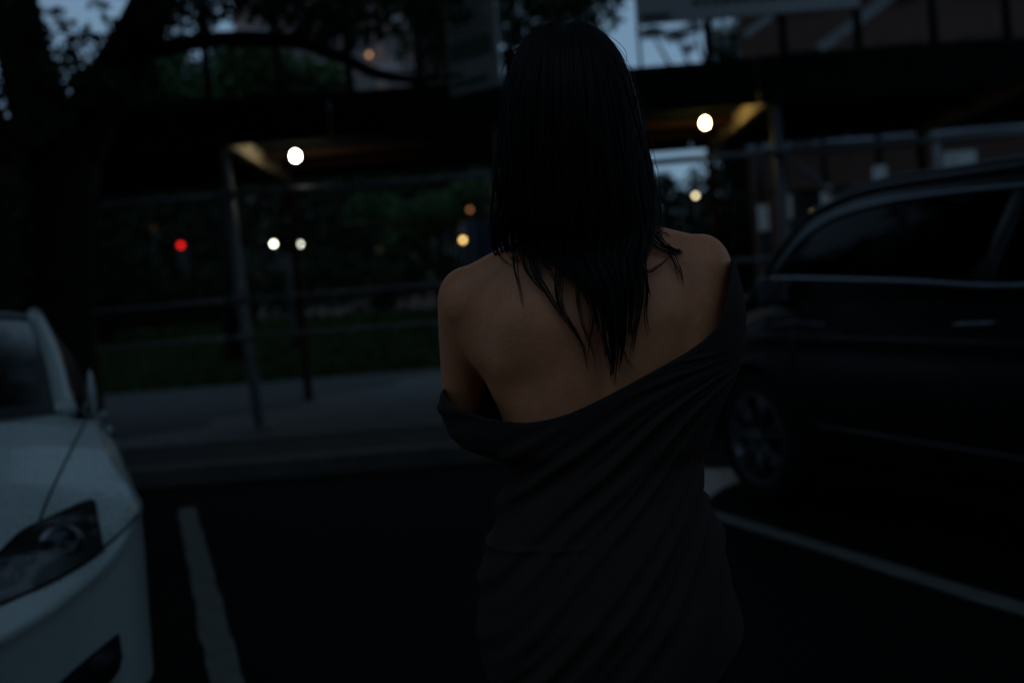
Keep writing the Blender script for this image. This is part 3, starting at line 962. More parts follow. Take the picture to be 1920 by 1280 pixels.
    for s in (1, -1):
        sv = np.array([s, 1, 1])
        pr = q['pr']
        ap = cat_rom([(cv, cu, cz), ((cv + hv) / 2 + .012, (cu + hu) / 2, (cz + hz) / 2 + .02), (hv, hu, hz)], 12) * sv
        MB().tube(ap.tolist(), [pr * 1.15] + [pr] * 11, 10, flat=.8).build('pillar', paint, t, True)
        MB().tube((RE * sv).tolist(), pr * .9, 10).build('roof_rail', paint, t, True)
        cp = cat_rom([(rhv, rhu, rhz), ((rhv + rv) / 2 + .03, (rhu + ru) / 2, (rhz + rz_) / 2 + .03), (rv, ru, rz_)], 10) * sv
        MB().tube(cp.tolist(), np.linspace(pr, pr * 2.2, 10), 10, flat=.7).build('pillar', paint, t, True)
        # side: panel from window top to roof edge + pillar triangles
        xe = np.vstack([ap[::1], (RE * sv)[1:], cp[1:]])
        tt = np.linspace(0, 1, 60)
        Lx = np.r_[0, np.cumsum(np.linalg.norm(np.diff(xe, axis=0), axis=1))]; Lx /= Lx[-1]
        Tx = T * sv
        # match by u
        up = np.interp(Tx[:, 1], xe[:, 1], np.arange(len(xe)))
        pe = np.array([[np.interp(i, np.arange(len(xe)), xe[:, c]) for c in range(3)] for i in up])
        MB().grid([Tx.tolist(), ((Tx + pe) / 2 + np.array([.008 * s, 0, 0])).tolist(), pe.tolist()], flip=s < 0).build('side_frame', paint, t, True)
        gl = [(B * sv * (1 - f) + Tx * f + np.array([.012 * s * math.sin(math.pi * f), 0, 0])).tolist() for f in np.linspace(0, 1, 5)]
        MB().grid(gl, flip=s < 0).build('side_window', q.get('sglass', q['glass']), t, True)
        if q.get('chrome'):
            MB().tube((Tx + np.array([.006 * s, 0, 0.004])).tolist(), .011, 8).build('window_trim', 'chrome', t, True)
            MB().tube((B * sv + np.array([.008 * s, 0, 0])).tolist(), .013, 8).build('window_trim', 'chrome', t, True)
            rr = RE[3:37] * sv * np.array([.97, 1, 1]) + np.array([0, 0, .042])
            MB().tube(rr.tolist(), .017, 8, flat=.8).build('roof_bar', 'satin', t, True)
        # belt filler from body shoulder to window bottom
        tb = top[(top[:, 1] > B[0][1] - .05) & (top[:, 1] < B[-1][1] + .05) & (np.arange(ns) > 20)] * sv
        bb2 = np.array([[np.interp(u, B[:, 1], B[:, c]) for c in range(3)] for u in tb[:, 1]]) * sv
        MB().grid([tb.tolist(), bb2.tolist()], flip=s > 0).build('belt_panel', paint, t, True)
        # B pillar
        ub = q['bpillar']
        kb, kt2 = int(np.argmin(abs(B[:, 1] - ub))), int(np.argmin(abs(T[:, 1] - ub)))
        MB().tube([B[kb] * sv, (B[kb] + T[kt2]) / 2 * sv + np.array([.012 * s, 0, 0]), T[kt2] * sv], .045, 8, flat=.3).build('pillar', 'trim', t, True)
        # door shut lines, handles
        for ud in q['doors']:
            k = int(np.argmin(abs(us_ - ud) + (np.arange(ns) < 25) * 9))
            ln = rows[4:NT, k] * sv + np.array([.0 * s, 0, 0])
            MB().tube(ln.tolist(), .004, 6).build('door_seam', 'trim', t, True)
        for ud, zh in q['handles']:
            k = int(np.argmin(abs(us_ - ud) + (np.arange(ns) < 25) * 9))
            j = int(np.argmin(abs(rows[:, k, 2] - zh)))
            x = rows[j, k, 0] * s
            hd = MB().tube([(x - .005 * s, ud - .11, zh - .004), (x + .03 * s, ud - .08, zh), (x + .035 * s, ud + .06, zh + .004), (x - .005 * s, ud + .11, zh + .004)], [.012, .014, .014, .012], 8, flat=.8)
            hd.build('door_handle', q['handle_m'], t, True)
        # mirror
        mx, mu, mz = q['mirror']
        md_ = q.get('mdepth', .05)
        mr = MB()
        rws = []
        for f in np.linspace(0, 1, 9):
            w = math.sin(math.pi * min(.97, max(.03, f))) ** .5
            x = mx - q['mw'] / 2 + q['mw'] * f
            rws.append([(s * x, mu + md_ * math.cos(a) * w + .04 * f, mz + q.get('mh', .085) * math.sin(a) * w) for a in np.linspace(0, 2 * math.pi, 14, endpoint=False)])
        mr.grid(rws, wrap=True, flip=s < 0)
        mr.f.append(tuple(range(14))); mr.f.append(tuple(range(8 * 14, 9 * 14)))
        mo = mr.build('mirror', paint, t, True)
        MB().tube([(s * (mx - q['mw'] / 2 - .06), mu + .05, mz - .09), (s * (mx - q['mw'] / 2 + .03), mu + .02, mz - .05)], .022, 8).build('mirror_foot', 'trim', mo, True)
        MB().box((s * mx - q['mw'] * .4, mu + md_ + .015, mz - .055), (s * mx + q['mw'] * .4, mu + md_ + .028, mz + .055)).build('mirror_glass', 'chrome', mo)
        # wheels
        for uw in (fw_, rw_):
            wheel(t, s, q['track'], uw, q['wr'], q['rimr'], q['spokes'], 'rim')
        # tail lamp
        k = int(np.argmin(np.abs(us_ - (u1 - .25)) + (np.arange(ns) < ns * .5) * 9))
        a_ = rows[int(NT * .68), k - 3] * sv; b_ = rows[int(NT * .68), min(ns - 1, k + 12)] * sv
        MB().tube([a_ - np.array([.05 * s, 0, 0]), (a_ + b_) / 2 - np.array([.01 * s, .02, 0]), b_ - np.array([0, .02, 0])], .06, 10).build('tail_light', 'red', t, True)
    MB().box((-.26, u1 - .02, .62), (.26, u1 + .012, .74)).build('number_plate', 'plate', t)
    return t, bvh, hull, rows, hood


def wheel(t, s, track, uw, wr, rimr, nsp, rimmat):
    """tyre with rounded shoulders, dished rim with spokes; axis along x"""
    prof = [(-.10, rimr + .005), (-.112, rimr + .03), (-.108, wr - .035), (-.08, wr - .006), (0, wr), (.08, wr - .006), (.108, wr - .035), (.112, rimr + .03), (.10, rimr + .005)]
    rows = [[(s * (track + x), uw + r * math.cos(a), wr + r * math.sin(a)) for a in np.linspace(0, 2 * math.pi, 40, endpoint=False)] for x, r in prof]
    w = MB().grid(rows, wrap=True).build('wheel', 'rubber', t, True)
    rp = [(.103, rimr + .012), (.108, rimr), (.098, rimr - .02), (.02, rimr - .035), (-.09, rimr - .04)]
    rb = MB().grid([[(s * (track + x), uw + r * math.cos(a), wr + r * math.sin(a)) for a in np.linspace(0, 2 * math.pi, 40, endpoint=False)] for x, r in rp], wrap=True)
    rb.tube([(s * (track + .02), uw, wr), (s * (track + .085), uw, wr), (s * (track + .1), uw, wr)], [.075, .07, .05], 16)
    rb.build('rim', rimmat, w, True)
    for k in range(nsp):
        for off in (-.11, .11):
            a = 2 * math.pi * k / nsp + .3
            c0 = np.array([s * (track + .085), uw + .06 * math.cos(a + off * 2), wr + .06 * math.sin(a + off * 2)])
            c1 = np.array([s * (track + .098), uw + (rimr - .012) * math.cos(a + off), wr + (rimr - .012) * math.sin(a + off)])
            MB().tube([c0, (c0 + c1) / 2 + np.array([.006 * s, 0, 0]), c1], [.016, .012, .015], 6, flat=.9).build('spoke', rimmat, w, True)
    MB().tube([(s * (track - .05), uw, wr), (s * (track - .03), uw, wr)], .15, 20).build('brake_disc', 'trim', w)


sedan_q = dict(
    paint='white', hw=.915, wr=.32, rimr=.215, spokes=5, track=.76, wheel_f=.88, wheel_r=3.60, arch=.36,
    contour=[(0, 0), (.35, .02), (.6, .07), (.76, .15), (.865, .26), (.918, .40), (.938, .56), (.948, .80), (.938, 1.1), (.905, 1.6), (.885, 2.6), (.885, 3.4), (.88, 3.9), (.84, 4.25), (.75, 4.42), (.45, 4.52), (0, 4.55)],
    ztop=[(0, .66), (.1, .665), (.3, .70), (.5, .76), (.8, .85), (1.1, .905), (1.4, .93), (2.2, .955), (3.2, .985), (4.0, 1.0), (4.3, .99), (4.55, .96)],
    zbot=[(0, .2), (.5, .19), (1.3, .18), (4.0, .2), (4.55, .28)],
    crease=[(0, .43), (.4, .44), (.56, .475), (.69, .525), (.83, .60), (.89, .655), (.92, .70)],
    tumble=.05, should=.05, line=.72, cowl_u=1.26, cowl_bow=.1, boot_u=3.75, crown=.065, ridge=.0, belt_z=.96,
    cowl=(.725, 1.30, .952), header=(.632, 2.04, 1.338), rheader=(.58, 3.05, 1.335), rbase=(.66, 3.72, 1.03),
    belt=[(.775, 1.36, .955), (.815, 2.2, .965), (.82, 3.0, .985), (.78, 3.6, 1.03)],
    wtop=[(.77, 1.36, .962), (.72, 1.72, 1.13), (.672, 2.12, 1.29), (.65, 2.6, 1.315), (.65, 3.05, 1.27), (.78, 3.6, 1.035)],
    redge=[(.632, 2.04, 1.338), (.61, 2.5, 1.365), (.58, 3.05, 1.335)],
    hbow=.10, wbow=.26, rcrown=.055, pr=.036, glass='glass', sglass='sideglass', bpillar=2.45, doors=(1.30, 2.42, 3.3), handles=((2.25, .80), (3.12, .82)), handle_m='white',
    mirror=(.825, 1.52, 1.0), mw=.036, mdepth=.10, mh=.105, teal_strips=[(.10, .41), (.44, .58)])
SED_O = (-1.8313, 2.2303, 0)
sedan, bvh, hull, srows, shood = car('white_sedan', 'white wet sedan parked nose out at the left with clear headlight', SED_O, R(23.5), sedan_q)
sedan_inv = (Matrix.Translation(SED_O) @ Matrix.Rotation(R(23.5), 4, 'Z')).inverted()


def hit(px, py, off=0.003):
    """where the line of sight through this place of the photo meets the sedan's skin (car axes)"""
    o = sedan_inv @ Vector(CAM)
    d = (sedan_inv.to_3x3() @ Vector(ray(px, py))).normalized()
    loc, nor, idx, dist = bvh.ray_cast(o, d)
    if loc is None:
        loc, nor, idx, dist = bvh.find_nearest(o + d * 3.0)
    if nor.dot(d) > 0:
        nor = -nor
    return np.array(loc) + np.array(nor) * off


def patch(upper, lower, nu, nv, off, bulge=0.0):
    U, L = cat_rom(upper, nu), cat_rom(lower, nu)
    rows = []
    for j in range(nv):
        f = j / (nv - 1)
        e = 0.0
        rows.append([hit(*(U[i] * (1 - f) + L[i] * f), off=off + bulge * math.sin(math.pi * f) * math.sin(math.pi * i / (nu - 1))) for i in range(nu)])
    return rows


def mir(rows):
    return [[(-p[0], p[1], p[2]) for p in r] for r in rows]


UPE = [(-105, 1118), (-50, 1075), (0, 1038), (40, 1000), (75, 981), (125, 958), (168, 940), (176, 942)]
LOE = [(-105, 1150), (-50, 1148), (0, 1132), (50, 1110), (100, 1088), (150, 1060), (185, 1036), (190, 1030)]
hl_rows = patch(UPE, LOE, 40, 14, .004)
hl_cov = patch(UPE, LOE, 40, 14, .010, .012)
for s in (1, -1):
    rr = hl_rows if s > 0 else mir(hl_rows)
    lamp = MB().grid(rr, flip=s > 0).build('headlight', 'lampbowl', sedan, True)
    ed = [rr[0][i] for i in range(40)] + [rr[j][-1] for j in range(1, 14)] + [rr[-1][i] for i in range(38, -1, -1)] + [rr[j][0] for j in range(12, -1, -1)]
    MB().tube(ed, .0055, 6, cap=False).build('gasket', 'trim', lamp, True)
    for (px, py, rad) in ((116, 1022, .052), (10, 1083, .046), (52, 1050, .02)):
        c = hit(px, py, .0)
        n = hit(px, py, .01) - c
        n = n / np.linalg.norm(n)
        n = n * .55 + np.array([.12, -.83, .02]); n /= np.linalg.norm(n)
        if s < 0:
            c = c * [-1, 1, 1]; n = n * [-1, 1, 1]
        MB().tube([c - n * .01, c + n * .006, c + n * .012, c + n * .006], [rad * 1.18, rad * 1.15, rad * 1.05, rad * .98], 26, cap=False).build('lamp_ring', 'lamprim', lamp, True)
        rws = []
        ax = np.cross(n, [0, 0, 1.0]); ax /= np.linalg.norm(ax); ay = np.cross(ax, n)
        for a in np.linspace(.02, math.pi / 2, 8):
            rws.append([c + n * (.001 + .016 * math.cos(a)) + rad * math.sin(a) * (math.cos(w) * ax + math.sin(w) * ay) for w in np.linspace(0, 2 * math.pi, 26, endpoint=False)])
        MB().grid(rws, wrap=True).build('projector', 'lens', lamp, True)
    rr = hl_cov if s > 0 else mir(hl_cov)
    MB().grid(rr, flip=s > 0).build('cover', 'clear', lamp, True)
    # fog lamp recess
    fr_ = patch([(95, 1292), (150, 1243), (190, 1210), (222, 1184)], [(100, 1320), (160, 1305), (205, 1280), (229, 1232)], 14, 8, .003)
    rr = fr_ if s > 0 else mir(fr_)
    fg = MB().grid(rr, flip=s > 0).build('fog_lamp_recess', 'trim', sedan, True)
    c = hit(193, 1245, .004); n = np.array([.35, -.93, 0])
    if s < 0:
        c = c * [-1, 1, 1]; n = n * [-1, 1, 1]
    MB().tube([c - n * .01, c + n * .008, c + n * .01, c + n * .004], [.04, .04, .034, .032], 22).build('fog_lamp', 'lens', fg, True)
    MB().tube([c - n * .004, c + n * .012, c + n * .012], [.044, .044, .038], 22, cap=False).build('fog_lamp_ring', 'trim', fg, True)
    # bonnet shut line and bumper joint
    for pl, nm in (([(72, 984), (84, 950), (100, 912), (122, 866), (146, 818), (160, 790)], 'bonnet_seam'), ([(194, 1026), (215, 1008), (240, 985), (258, 965)], 'bumper_seam')):
        pp = [hit(*k, off=.0005) for k in cat_rom(pl, 26)]
        if s < 0:
            pp = [p * np.array([-1, 1, 1]) for p in pp]
        MB().tube(pp, .0042, 6).build(nm, 'trim', sedan, True)
# grille and plate at the nose (beyond the left edge of the frame)
MB().box((-.42, -.03, .4), (.42, .03, .62)).build('grille', 'trim', sedan)
for k in range(5):
    MB().box((-.41, -.045, .42 + k * .04), (.41, -.031, .435 + k * .04)).build('grille_bar', 'chrome', sedan)
MB().box((-.16, -.06, .28), (.16, -.03, .39)).build('number_plate', 'plate', sedan)
# rain beads on the bonnet and wings
rb = MB()
for i in range(450):
    px, py = rng.uniform(-10, 262), rng.uniform(780, 1120)
    o = sedan_inv @ Vector(CAM)
    d = (sedan_inv.to_3x3() @ Vector(ray(px, py))).normalized()
    loc, nor, idx, dist = bvh.ray_cast(o, d)
    if loc is None:
        continue
    if nor.dot(d) > 0:
        nor = -nor
    if nor.z < .25:
        continue
    r = rng.uniform(.0012, .0035)
    rb.ball((loc.x, loc.y, loc.z), (r, r, r * .7), 6, 4)
rb.build('rain_bead', 'lens', sedan, True, kind='stuff')

suv_q = dict(
    paint='black', hw=.97, wr=.375, rimr=.255, spokes=7, track=.845, wheel_f=1.03, wheel_r=3.92, arch=.43,
    contour=[(0, 0), (.4, .03), (.66, .10), (.82, .22), (.91, .40), (.95, .66), (.965, 1.0), (.97, 1.6), (.97, 2.6), (.97, 3.6), (.96, 4.2), (.92, 4.6), (.8, 4.82), (.45, 4.92), (0, 4.94)],
    ztop=[(0, .92), (.15, .95), (.45, 1.0), (.9, 1.08), (1.2, 1.14), (1.6, 1.13), (2.2, 1.115), (2.9, 1.09), (3.6, 1.11), (4.4, 1.14), (4.94, 1.06)],
    zbot=[(0, .3), (.5, .26), (1.3, .25), (4.2, .27), (4.94, .38)],
    tumble=.02, should=.03, line=.80, cowl_u=.86, cowl_bow=.1, boot_u=4.45, crown=.09, belt_z=1.16,
    cowl=(.78, .86, 1.17), header=(.70, 1.34, 1.60), rheader=(.66, 3.75, 1.55), rbase=(.78, 4.5, 1.18),
    belt=[(.90, 1.22, 1.272), (.915, 1.6, 1.247), (.925, 2.28, 1.197), (.93, 2.87, 1.147), (.92, 3.5, 1.165), (.87, 4.15, 1.27)],
    wtop=[(.895, 1.22, 1.285), (.80, 1.32, 1.44), (.74, 1.54, 1.548), (.725, 1.88, 1.583), (.72, 2.27, 1.578), (.72, 2.8, 1.545), (.725, 3.4, 1.50), (.86, 4.15, 1.28)],
    redge=[(.70, 1.34, 1.60), (.665, 1.75, 1.665), (.66, 2.4, 1.645), (.66, 3.1, 1.605), (.66, 3.75, 1.55)],
    hbow=.14, wbow=.28, rcrown=.05, pr=.03, glass='dglass', chrome=True, bpillar=2.72, doors=(1.45, 2.72, 3.75), handles=((2.68, 1.0), (3.6, 1.02)), handle_m='chrome',
    mirror=(1.03, 1.32, 1.2), mw=.17, cowlmat='trim')
SUV_O = np.array([1.881, 6.936, 0])
suv, *_ = car('black_suv', 'black sport utility car parked nose in at the right with chrome window trim', SUV_O, R(200), suv_q)
for s in (1, -1):
    MB().tube([(s * .955, 1.55, .50), (s * .975, 2.2, .485), (s * .975, 2.9, .47), (s * .965, 3.4, .46)], .012, 8).build('sill_trim', 'satin', suv, True)
    MB().tube([(s * .7, .10, .86), (s * .84, .2, .89), (s * .9, .38, .93)], [.05, .06, .035], 10).build('headlight', 'lampbowl', suv, True)
    MB().tube([(s * .945, 1.27, 1.02), (s * .976, 1.5, 1.035), (s * .976, 1.75, 1.015)], [.008, .014, .006], 8, flat=.6).build('wing_trim', 'chrome', suv, True)
MB().box((-.5, -.02, .55), (.5, .05, .85)).build('grille', 'trim', suv)

# pale car parked far away beyond the lawn
far = copy_tree(sedan)
far.name = 'pale_car'
c = P(828, 520, 35)
far.location = (float(c[0]) + 4.4, 35.6, 1.56)
far.rotation_euler = (0, 0, R(88))
far['label'] = 'pale car parked far off beyond the lawn, just left of the bare shoulder'


# ------------------------------------------------------------------ the person
YB = 1.40
PX0 = 0.115
person = thing('person', 'person seen from behind with long black hair in an off shoulder charcoal top', 'person', (PX0, YB, 0))
OFF = np.array([PX0, YB, 0])


def W2(px, py, Y=YB):
    return P(px, py, Y) - OFF


def sil(pts):
    """photo outline -> table of (z, x) sorted by height"""
    a = np.array([W2(*p) for p in pts])
    a = a[np.argsort(a[:, 2])]
    return np.column_stack([a[:, 2], a[:, 0]])


def dense(pts, n=200):
    return cat_rom(pts, n)


# bare torso without arms
TL = sil([(1018, 430), (985, 462), (925, 500), (893, 545), (884, 600), (890, 680), (912, 720), (938, 775), (962, 850), (965, 880), (958, 940), (938, 1010), (926, 1090), (922, 1170), (924, 1280), (935, 1400)])
TR = sil([(1158, 405), (1190, 420), (1255, 442), (1300, 480), (1322, 540), (1326, 600), (1326, 680), (1318, 740), (1300, 800), (1292, 862), (1298, 910), (1322, 985), (1345, 1060), (1364, 1130), (1370, 1170), (1372, 1270), (1365, 1400)])
HB = [(.60, .10), (.70, .108), (.78, .112), (.86, .098), (.93, .082), (.985, .074), (1.05, .080), (1.12, .088), (1.18, .090), (1.24, .080), (1.28, .066), (1.31, .058), (1.36, .05)]
HF = [(.60, .10), (.70, .10), (.80, .10), (.90, .10), (.985, .092), (1.05, .105), (1.10, .13), (1.15, .14), (1.20, .115), (1.26, .075), (1.31, .058), (1.36, .05)]


def torso(z):
    l, r = itp(TL, z), itp(TR, z)
    return (l + r) / 2, (r - l) / 2, itp(HB, z), itp(HF, z)


def spow(x, e):
    return np.sign(x) * np.abs(x) ** e


def tring(z, n=48, ex=2.3):
    cx, hw, hb, hf = torso(z)
    w = np.linspace(0, 2 * np.pi, n, endpoint=False)
    x = cx + hw * spow(np.cos(w), 2 / ex)
    s_ = spow(np.sin(w), 2 / ex)
    y = np.where(s_ < 0, hb * s_, hf * s_)
    return np.column_stack([x, y, np.full(n, z)])


bodymb = MB()
zs = np.linspace(.74, 1.305, 46)
rows = [tring(z).tolist() for z in zs]
bodymb.grid(rows, wrap=True)
k = len(bodymb.v)
bodymb.f.append(tuple(range(k - 48, k)))
bodymb.f.append(tuple(range(k - 48 * 46 + 47, k - 48 * 46 - 1, -1)))
# neck and head
HC = W2(1070, 205)
nb = W2(1096, 455)
bodymb.capsule(nb + [0, .0, -.03], HC + [0, .012, -.06], .056, .052, 20)
bodymb.ball(HC + [0, .005, .015], (.074, .094, .098), 28, 20)
bodymb.ball(HC + [0, .045, -.055], (.055, .055, .062), 20, 14)
bodymb.capsule(HC + [0, .094, .0], HC + [0, .108, -.032], .009, .014, 10)          # nose
bodymb.capsule(HC + [-.02, .096, -.062], HC + [.02, .096, -.062], .008, .008, 8)   # lips
bodymb.capsule(HC + [-.04, .085, .03], HC + [.04, .085, .03], .012, .012, 8)       # brow
for s in (-1, 1):
    bodymb.ball(HC + [s * .077, .005, -.01], (.009, .02, .032), 10, 8)             # ears
# shoulders and arms
SL, SR = W2(873, 560), W2(1318, 499, YB - .015)
EL, ER = W2(866, 780, YB + .07), W2(1317, 715, YB + .005)
bodymb.capsule(W2(1050, 462) + [0, -.005, -.012], SL + [.005, 0, .0], .05, .042, 18)          # trapezius
bodymb.capsule(W2(1130, 452) + [0, -.005, -.012], SR + [0, 0, .0], .05, .04, 18)
bodymb.ball(SL + [.004, .0, -.004], (.0445, .047, .05), 20, 14)
bodymb.ball(SR + [-.003, .0, -.002], (.042, .046, .048), 20, 14)
bodymb.capsule(SL + [0, .003, -.01], EL, .0415, .029, 20)
bodymb.capsule(SL + [.012, -.006, -.01], W2(925, 655, YB - .012), .04, .037, 18)     # flesh joining arm and back
bodymb.capsule(SR + [0, .003, -.01], W2(1321, 640, YB), .042, .0385, 20)
bodymb.capsule(W2(1321, 640, YB), ER, .0385, .031, 20)
bodymb.capsule(SR + [-.012, -.006, -.01], W2(1290, 660, YB - .022), .042, .048, 18)
WL = np.array([.08, .225, EL[2] + .05])
WR = np.array([-.06, .235, ER[2] + .03])
for E_, W_ in ((EL, WL), (ER, WR)):
    bodymb.capsule(E_, E_ + (W_ - E_) * .35, .029, .033, 18)
    bodymb.capsule(E_ + (W_ - E_) * .3, W_, .034, .024, 18)


def hand(w, d, side):
    """palm, four fingers and a thumb closing round the other forearm"""
    d = d / np.linalg.norm(d)
    upv = np.array([0, 0, 1.0])
    n = np.cross(d, upv); n /= np.linalg.norm(n)
    upv = np.cross(n, d)
    for k in range(4):
        bodymb.capsule(w + upv * (.024 - .016 * k) * .6, w + d * .078 + upv * (.029 - .0195 * k), .013, .0115, 10)
        b0 = w + d * .078 + upv * (.029 - .0195 * k)
        ln = (.036, .041, .038, .03)[k]
        cur = b0
        ang = .3
        for m_, seg in enumerate((1, .65, .5)):
            dd = d * math.cos(ang) - n * side * math.sin(ang)
            nx = cur + dd * ln * seg
            bodymb.capsule(cur, nx, .0082 - .0006 * m_, .0078 - .0007 * m_, 10, 3)
            cur = nx
            ang += .45
    t0 = w + d * .025 + upv * .028
    t1 = t0 + (d * .6 + upv * .6 - n * side * .4) * .04
    bodymb.capsule(t0, t1, .011, .0095, 10)
    bodymb.capsule(t1, t1 + (d * .85 + upv * .2 - n * side * .5) * .032, .0092, .008, 10)


hand(WL + (WL - EL) / np.linalg.norm(WL - EL) * .02, WL - EL, 1)
hand(WR + (WR - ER) / np.linalg.norm(WR - ER) * .02, WR - ER, -1)
# legs and feet
for s, hx in ((-1, -.085), (1, .08)):
    hip = np.array([hx - .0 + s * .0, 0, .70])
    kn = np.array([hx + .0, .02, .44])
    an = np.array([hx, -.01, .085])
    bodymb.capsule(hip, kn, .082, .055, 22)
    bodymb.capsule(kn, kn * .6 + an * .4 + [0, -.015, 0], .052, .052, 20)
    bodymb.capsule(kn * .6 + an * .4 + [0, -.015, 0], an, .051, .034, 20)
    bodymb.capsule(an + [0, -.02, -.035], an + [0, .14, -.055], .036, .026, 14)
raw = bodymb.build('body', 'skin', person)
md = raw.modifiers.new('r', 'REMESH')
md.mode = 'VOXEL'
md.voxel_size = 0.0042
md = raw.modifiers.new('s', 'SMOOTH')
md.factor = .5
md.iterations = 18
dg = bpy.context.evaluated_depsgraph_get()
me = bpy.data.meshes.new_from_object(raw.evaluated_get(dg))
old = raw.data
raw.modifiers.clear()
raw.data = me
n = len(me.vertices)
co = np.empty(n * 3)
me.vertices.foreach_get('co', co)
co = co.reshape(-1, 3)
nv = np.empty(n * 3)
me.vertices.foreach_get('normal', nv)
nv = nv.reshape(-1, 3)
backw = np.clip(-nv[:, 1], 0, 1)
disp = np.zeros(n)


def bump(px, py, rx, rz, amp, ang=0.0):
    c = W2(px, py, YB - .08)
    dx, dz = co[:, 0] - c[0], co[:, 2] - c[2]
    a, b_ = dx * math.cos(ang) + dz * math.sin(ang), -dx * math.sin(ang) + dz * math.cos(ang)
    return amp * np.exp(-(a / rx) ** 2 - (b_ / rz) ** 2) * backw


disp += bump(972, 595, .055, .07, .008, .25)       # shoulder blades
disp += bump(1262, 575, .045, .06, .010, -.25)
disp += bump(995, 715, .06, .034, -.006, .5)        # hollow below the left blade
disp += bump(925, 690, .02, .035, .002, .3)         # fold by the armpit
disp += bump(1130, 600, .014, .16, -.006, -.07)     # spine furrow
disp += bump(985, 520, .06, .02, -.005, .15)        # along the upper edge of the blade
disp += bump(1050, 700, .03, .06, .004, 0)
disp += bump(1200, 690, .04, .06, .004, 0)
co += nv * disp[:, None]
me.vertices.foreach_set('co', co.reshape(-1))
me.polygons.foreach_set('use_smooth', [True] * len(me.polygons))
me.materials.clear()
me.materials.append(M['skin'])
me.update()
for s in (-1, 1):
    MB().ball(HC + [s * .031, .084, .008], .0115, 12, 8).build('eye', 'eye', raw, True)


def skin_y(x, z):
    """depth of the back at x, z (local)"""
    cx, hw, hb, hf = torso(min(max(z, .7), 1.30))
    u = min(abs((x - cx) / hw), .995)
    return -hb * (1 - u ** 2.3) ** (1 / 2.3)


# the charcoal off shoulder top
DL = sil([(827, 735), (826, 755), (830, 785), (844, 812), (868, 834), (905, 849), (938, 857), (949, 868), (951, 885), (947, 925), (930, 975), (918, 1010), (909, 1055), (904, 1110), (901, 1165), (904, 1210), (912, 1250), (926, 1290), (940, 1400)])
DR = sil([(1368, 470), (1374, 505), (1384, 545), (1390, 590), (1388, 640), (1377, 690), (1354, 745), (1331, 785), (1315, 820), (1307, 860), (1311, 900), (1322, 935), (1339, 980), (1353, 1030), (1367, 1090), (1383, 1140), (1391, 1172), (1390, 1230), (1385, 1400)])
NL = dense([(1377, 488), (1368, 532), (1358, 566), (1335, 615), (1290, 652), (1220, 692), (1150, 730), (1080, 765), (1030, 781), (985, 788), (940, 785), (905, 778), (870, 768), (842, 757), (826, 742)])
NLw = np.array([W2(*p, YB - .06) for p in NL])
NLw = NLw[np.argsort(NLw[:, 0])]
NT_, NZ = 300, 230
dr = np.zeros((NZ, NT_, 3))
th = np.linspace(0, 2 * np.pi, NT_, endpoint=False)
ct, st_ = np.cos(th), np.sin(th)
back = st_ < 0
DHB = [(z, v + .010) for z, v in HB]
DHF = [(z, v + .014) for z, v in HF]


def dsect(z, ct, st):
    l, r = itp(DL, z), itp(DR, z)
    ex = 2.35 + 1.3 * ss(.97, 1.01, z) * (1 - ss(1.10, 1.2, z) * (ct < 0))
    cx, hw = (l + r) / 2, (r - l) / 2
    s_ = spow(st, 2 / ex)
    y = np.where(s_ < 0, itp(DHB, z) * s_, itp(DHF, z) * s_)
    return cx + hw * spow(ct, 2 / ex), y


zt_ = np.full(NT_, 1.15)
zh_ = np.full(NT_, .7)
for it in range(25):
    x, y = dsect(zt_, ct, st_)
    zt_ = .6 * zt_ + .4 * np.interp(x, NLw[:, 0], NLw[:, 2])
hf_ = (ct + 1) / 2
hy_ = np.interp(hf_, [0, .05, .15, .4, .65, .80, .93, .97, 1], [1240, 1300, 1345, 1365, 1330, 1275, 1216, 1192, 1180])
zh_ = np.array([W2(905 + 485 * f_, y_, YB - .06)[2] for f_, y_ in zip(hf_, hy_)])
zt_ = np.where(back, zt_, zt_ + .03 * np.sin(np.clip(th, 0, np.pi)))
FX = W2(1440, 640)
grows = []
for j in range(NZ):
    f = j / (NZ - 1)
    z = zt_ + (zh_ - zt_) * f
    x, y = dsect(z, ct, st_)
    dr[j] = np.column_stack([x, y, z])
# folds: arcs fanning out from the right shoulder
X, Y_, Z = dr[..., 0], dr[..., 1], dr[..., 2]
rx, rz_ = FX[0] - X, FX[2] - Z
rad_ = np.hypot(rx, rz_)
ang = np.arctan2(rz_, rx)                    # 0 = level to the left, pi/2 = straight down
wob = .05 * np.sin(9 * rad_ + 3 * ang) + .035 * np.sin(23 * rad_ + 2.0) * np.cos(5 * ang)
ph = ang - .32 * (rad_ - .25) * (1 - ss(.55, 1.0, ang)) + .20 * (rad_ - .3) * ss(.7, 1.2, ang) + wob * .5


def ridge(p, sharp=1.6):
    return ((np.sin(p) + 1) / 2) ** sharp * 2 - .75


env = (ss(.02, .12, ang) * (1 - .55 * ss(.75, 1.25, ang))) * ss(.03, .2, rad_) * (.65 + .35 * np.sin(7 * rad_ + 11 * ph))
fold = .0044 * env * ridge(52 * ph + 1.2 * np.sin(6 * rad_)) + .0028 * env * ridge(87 * ph + 2 * np.sin(11 * rad_) + 1.0) + .003 * ss(.6, 1.0, ang) * ridge(21 * ph + .8 * np.sin(5 * rad_) + .5, 2.2)
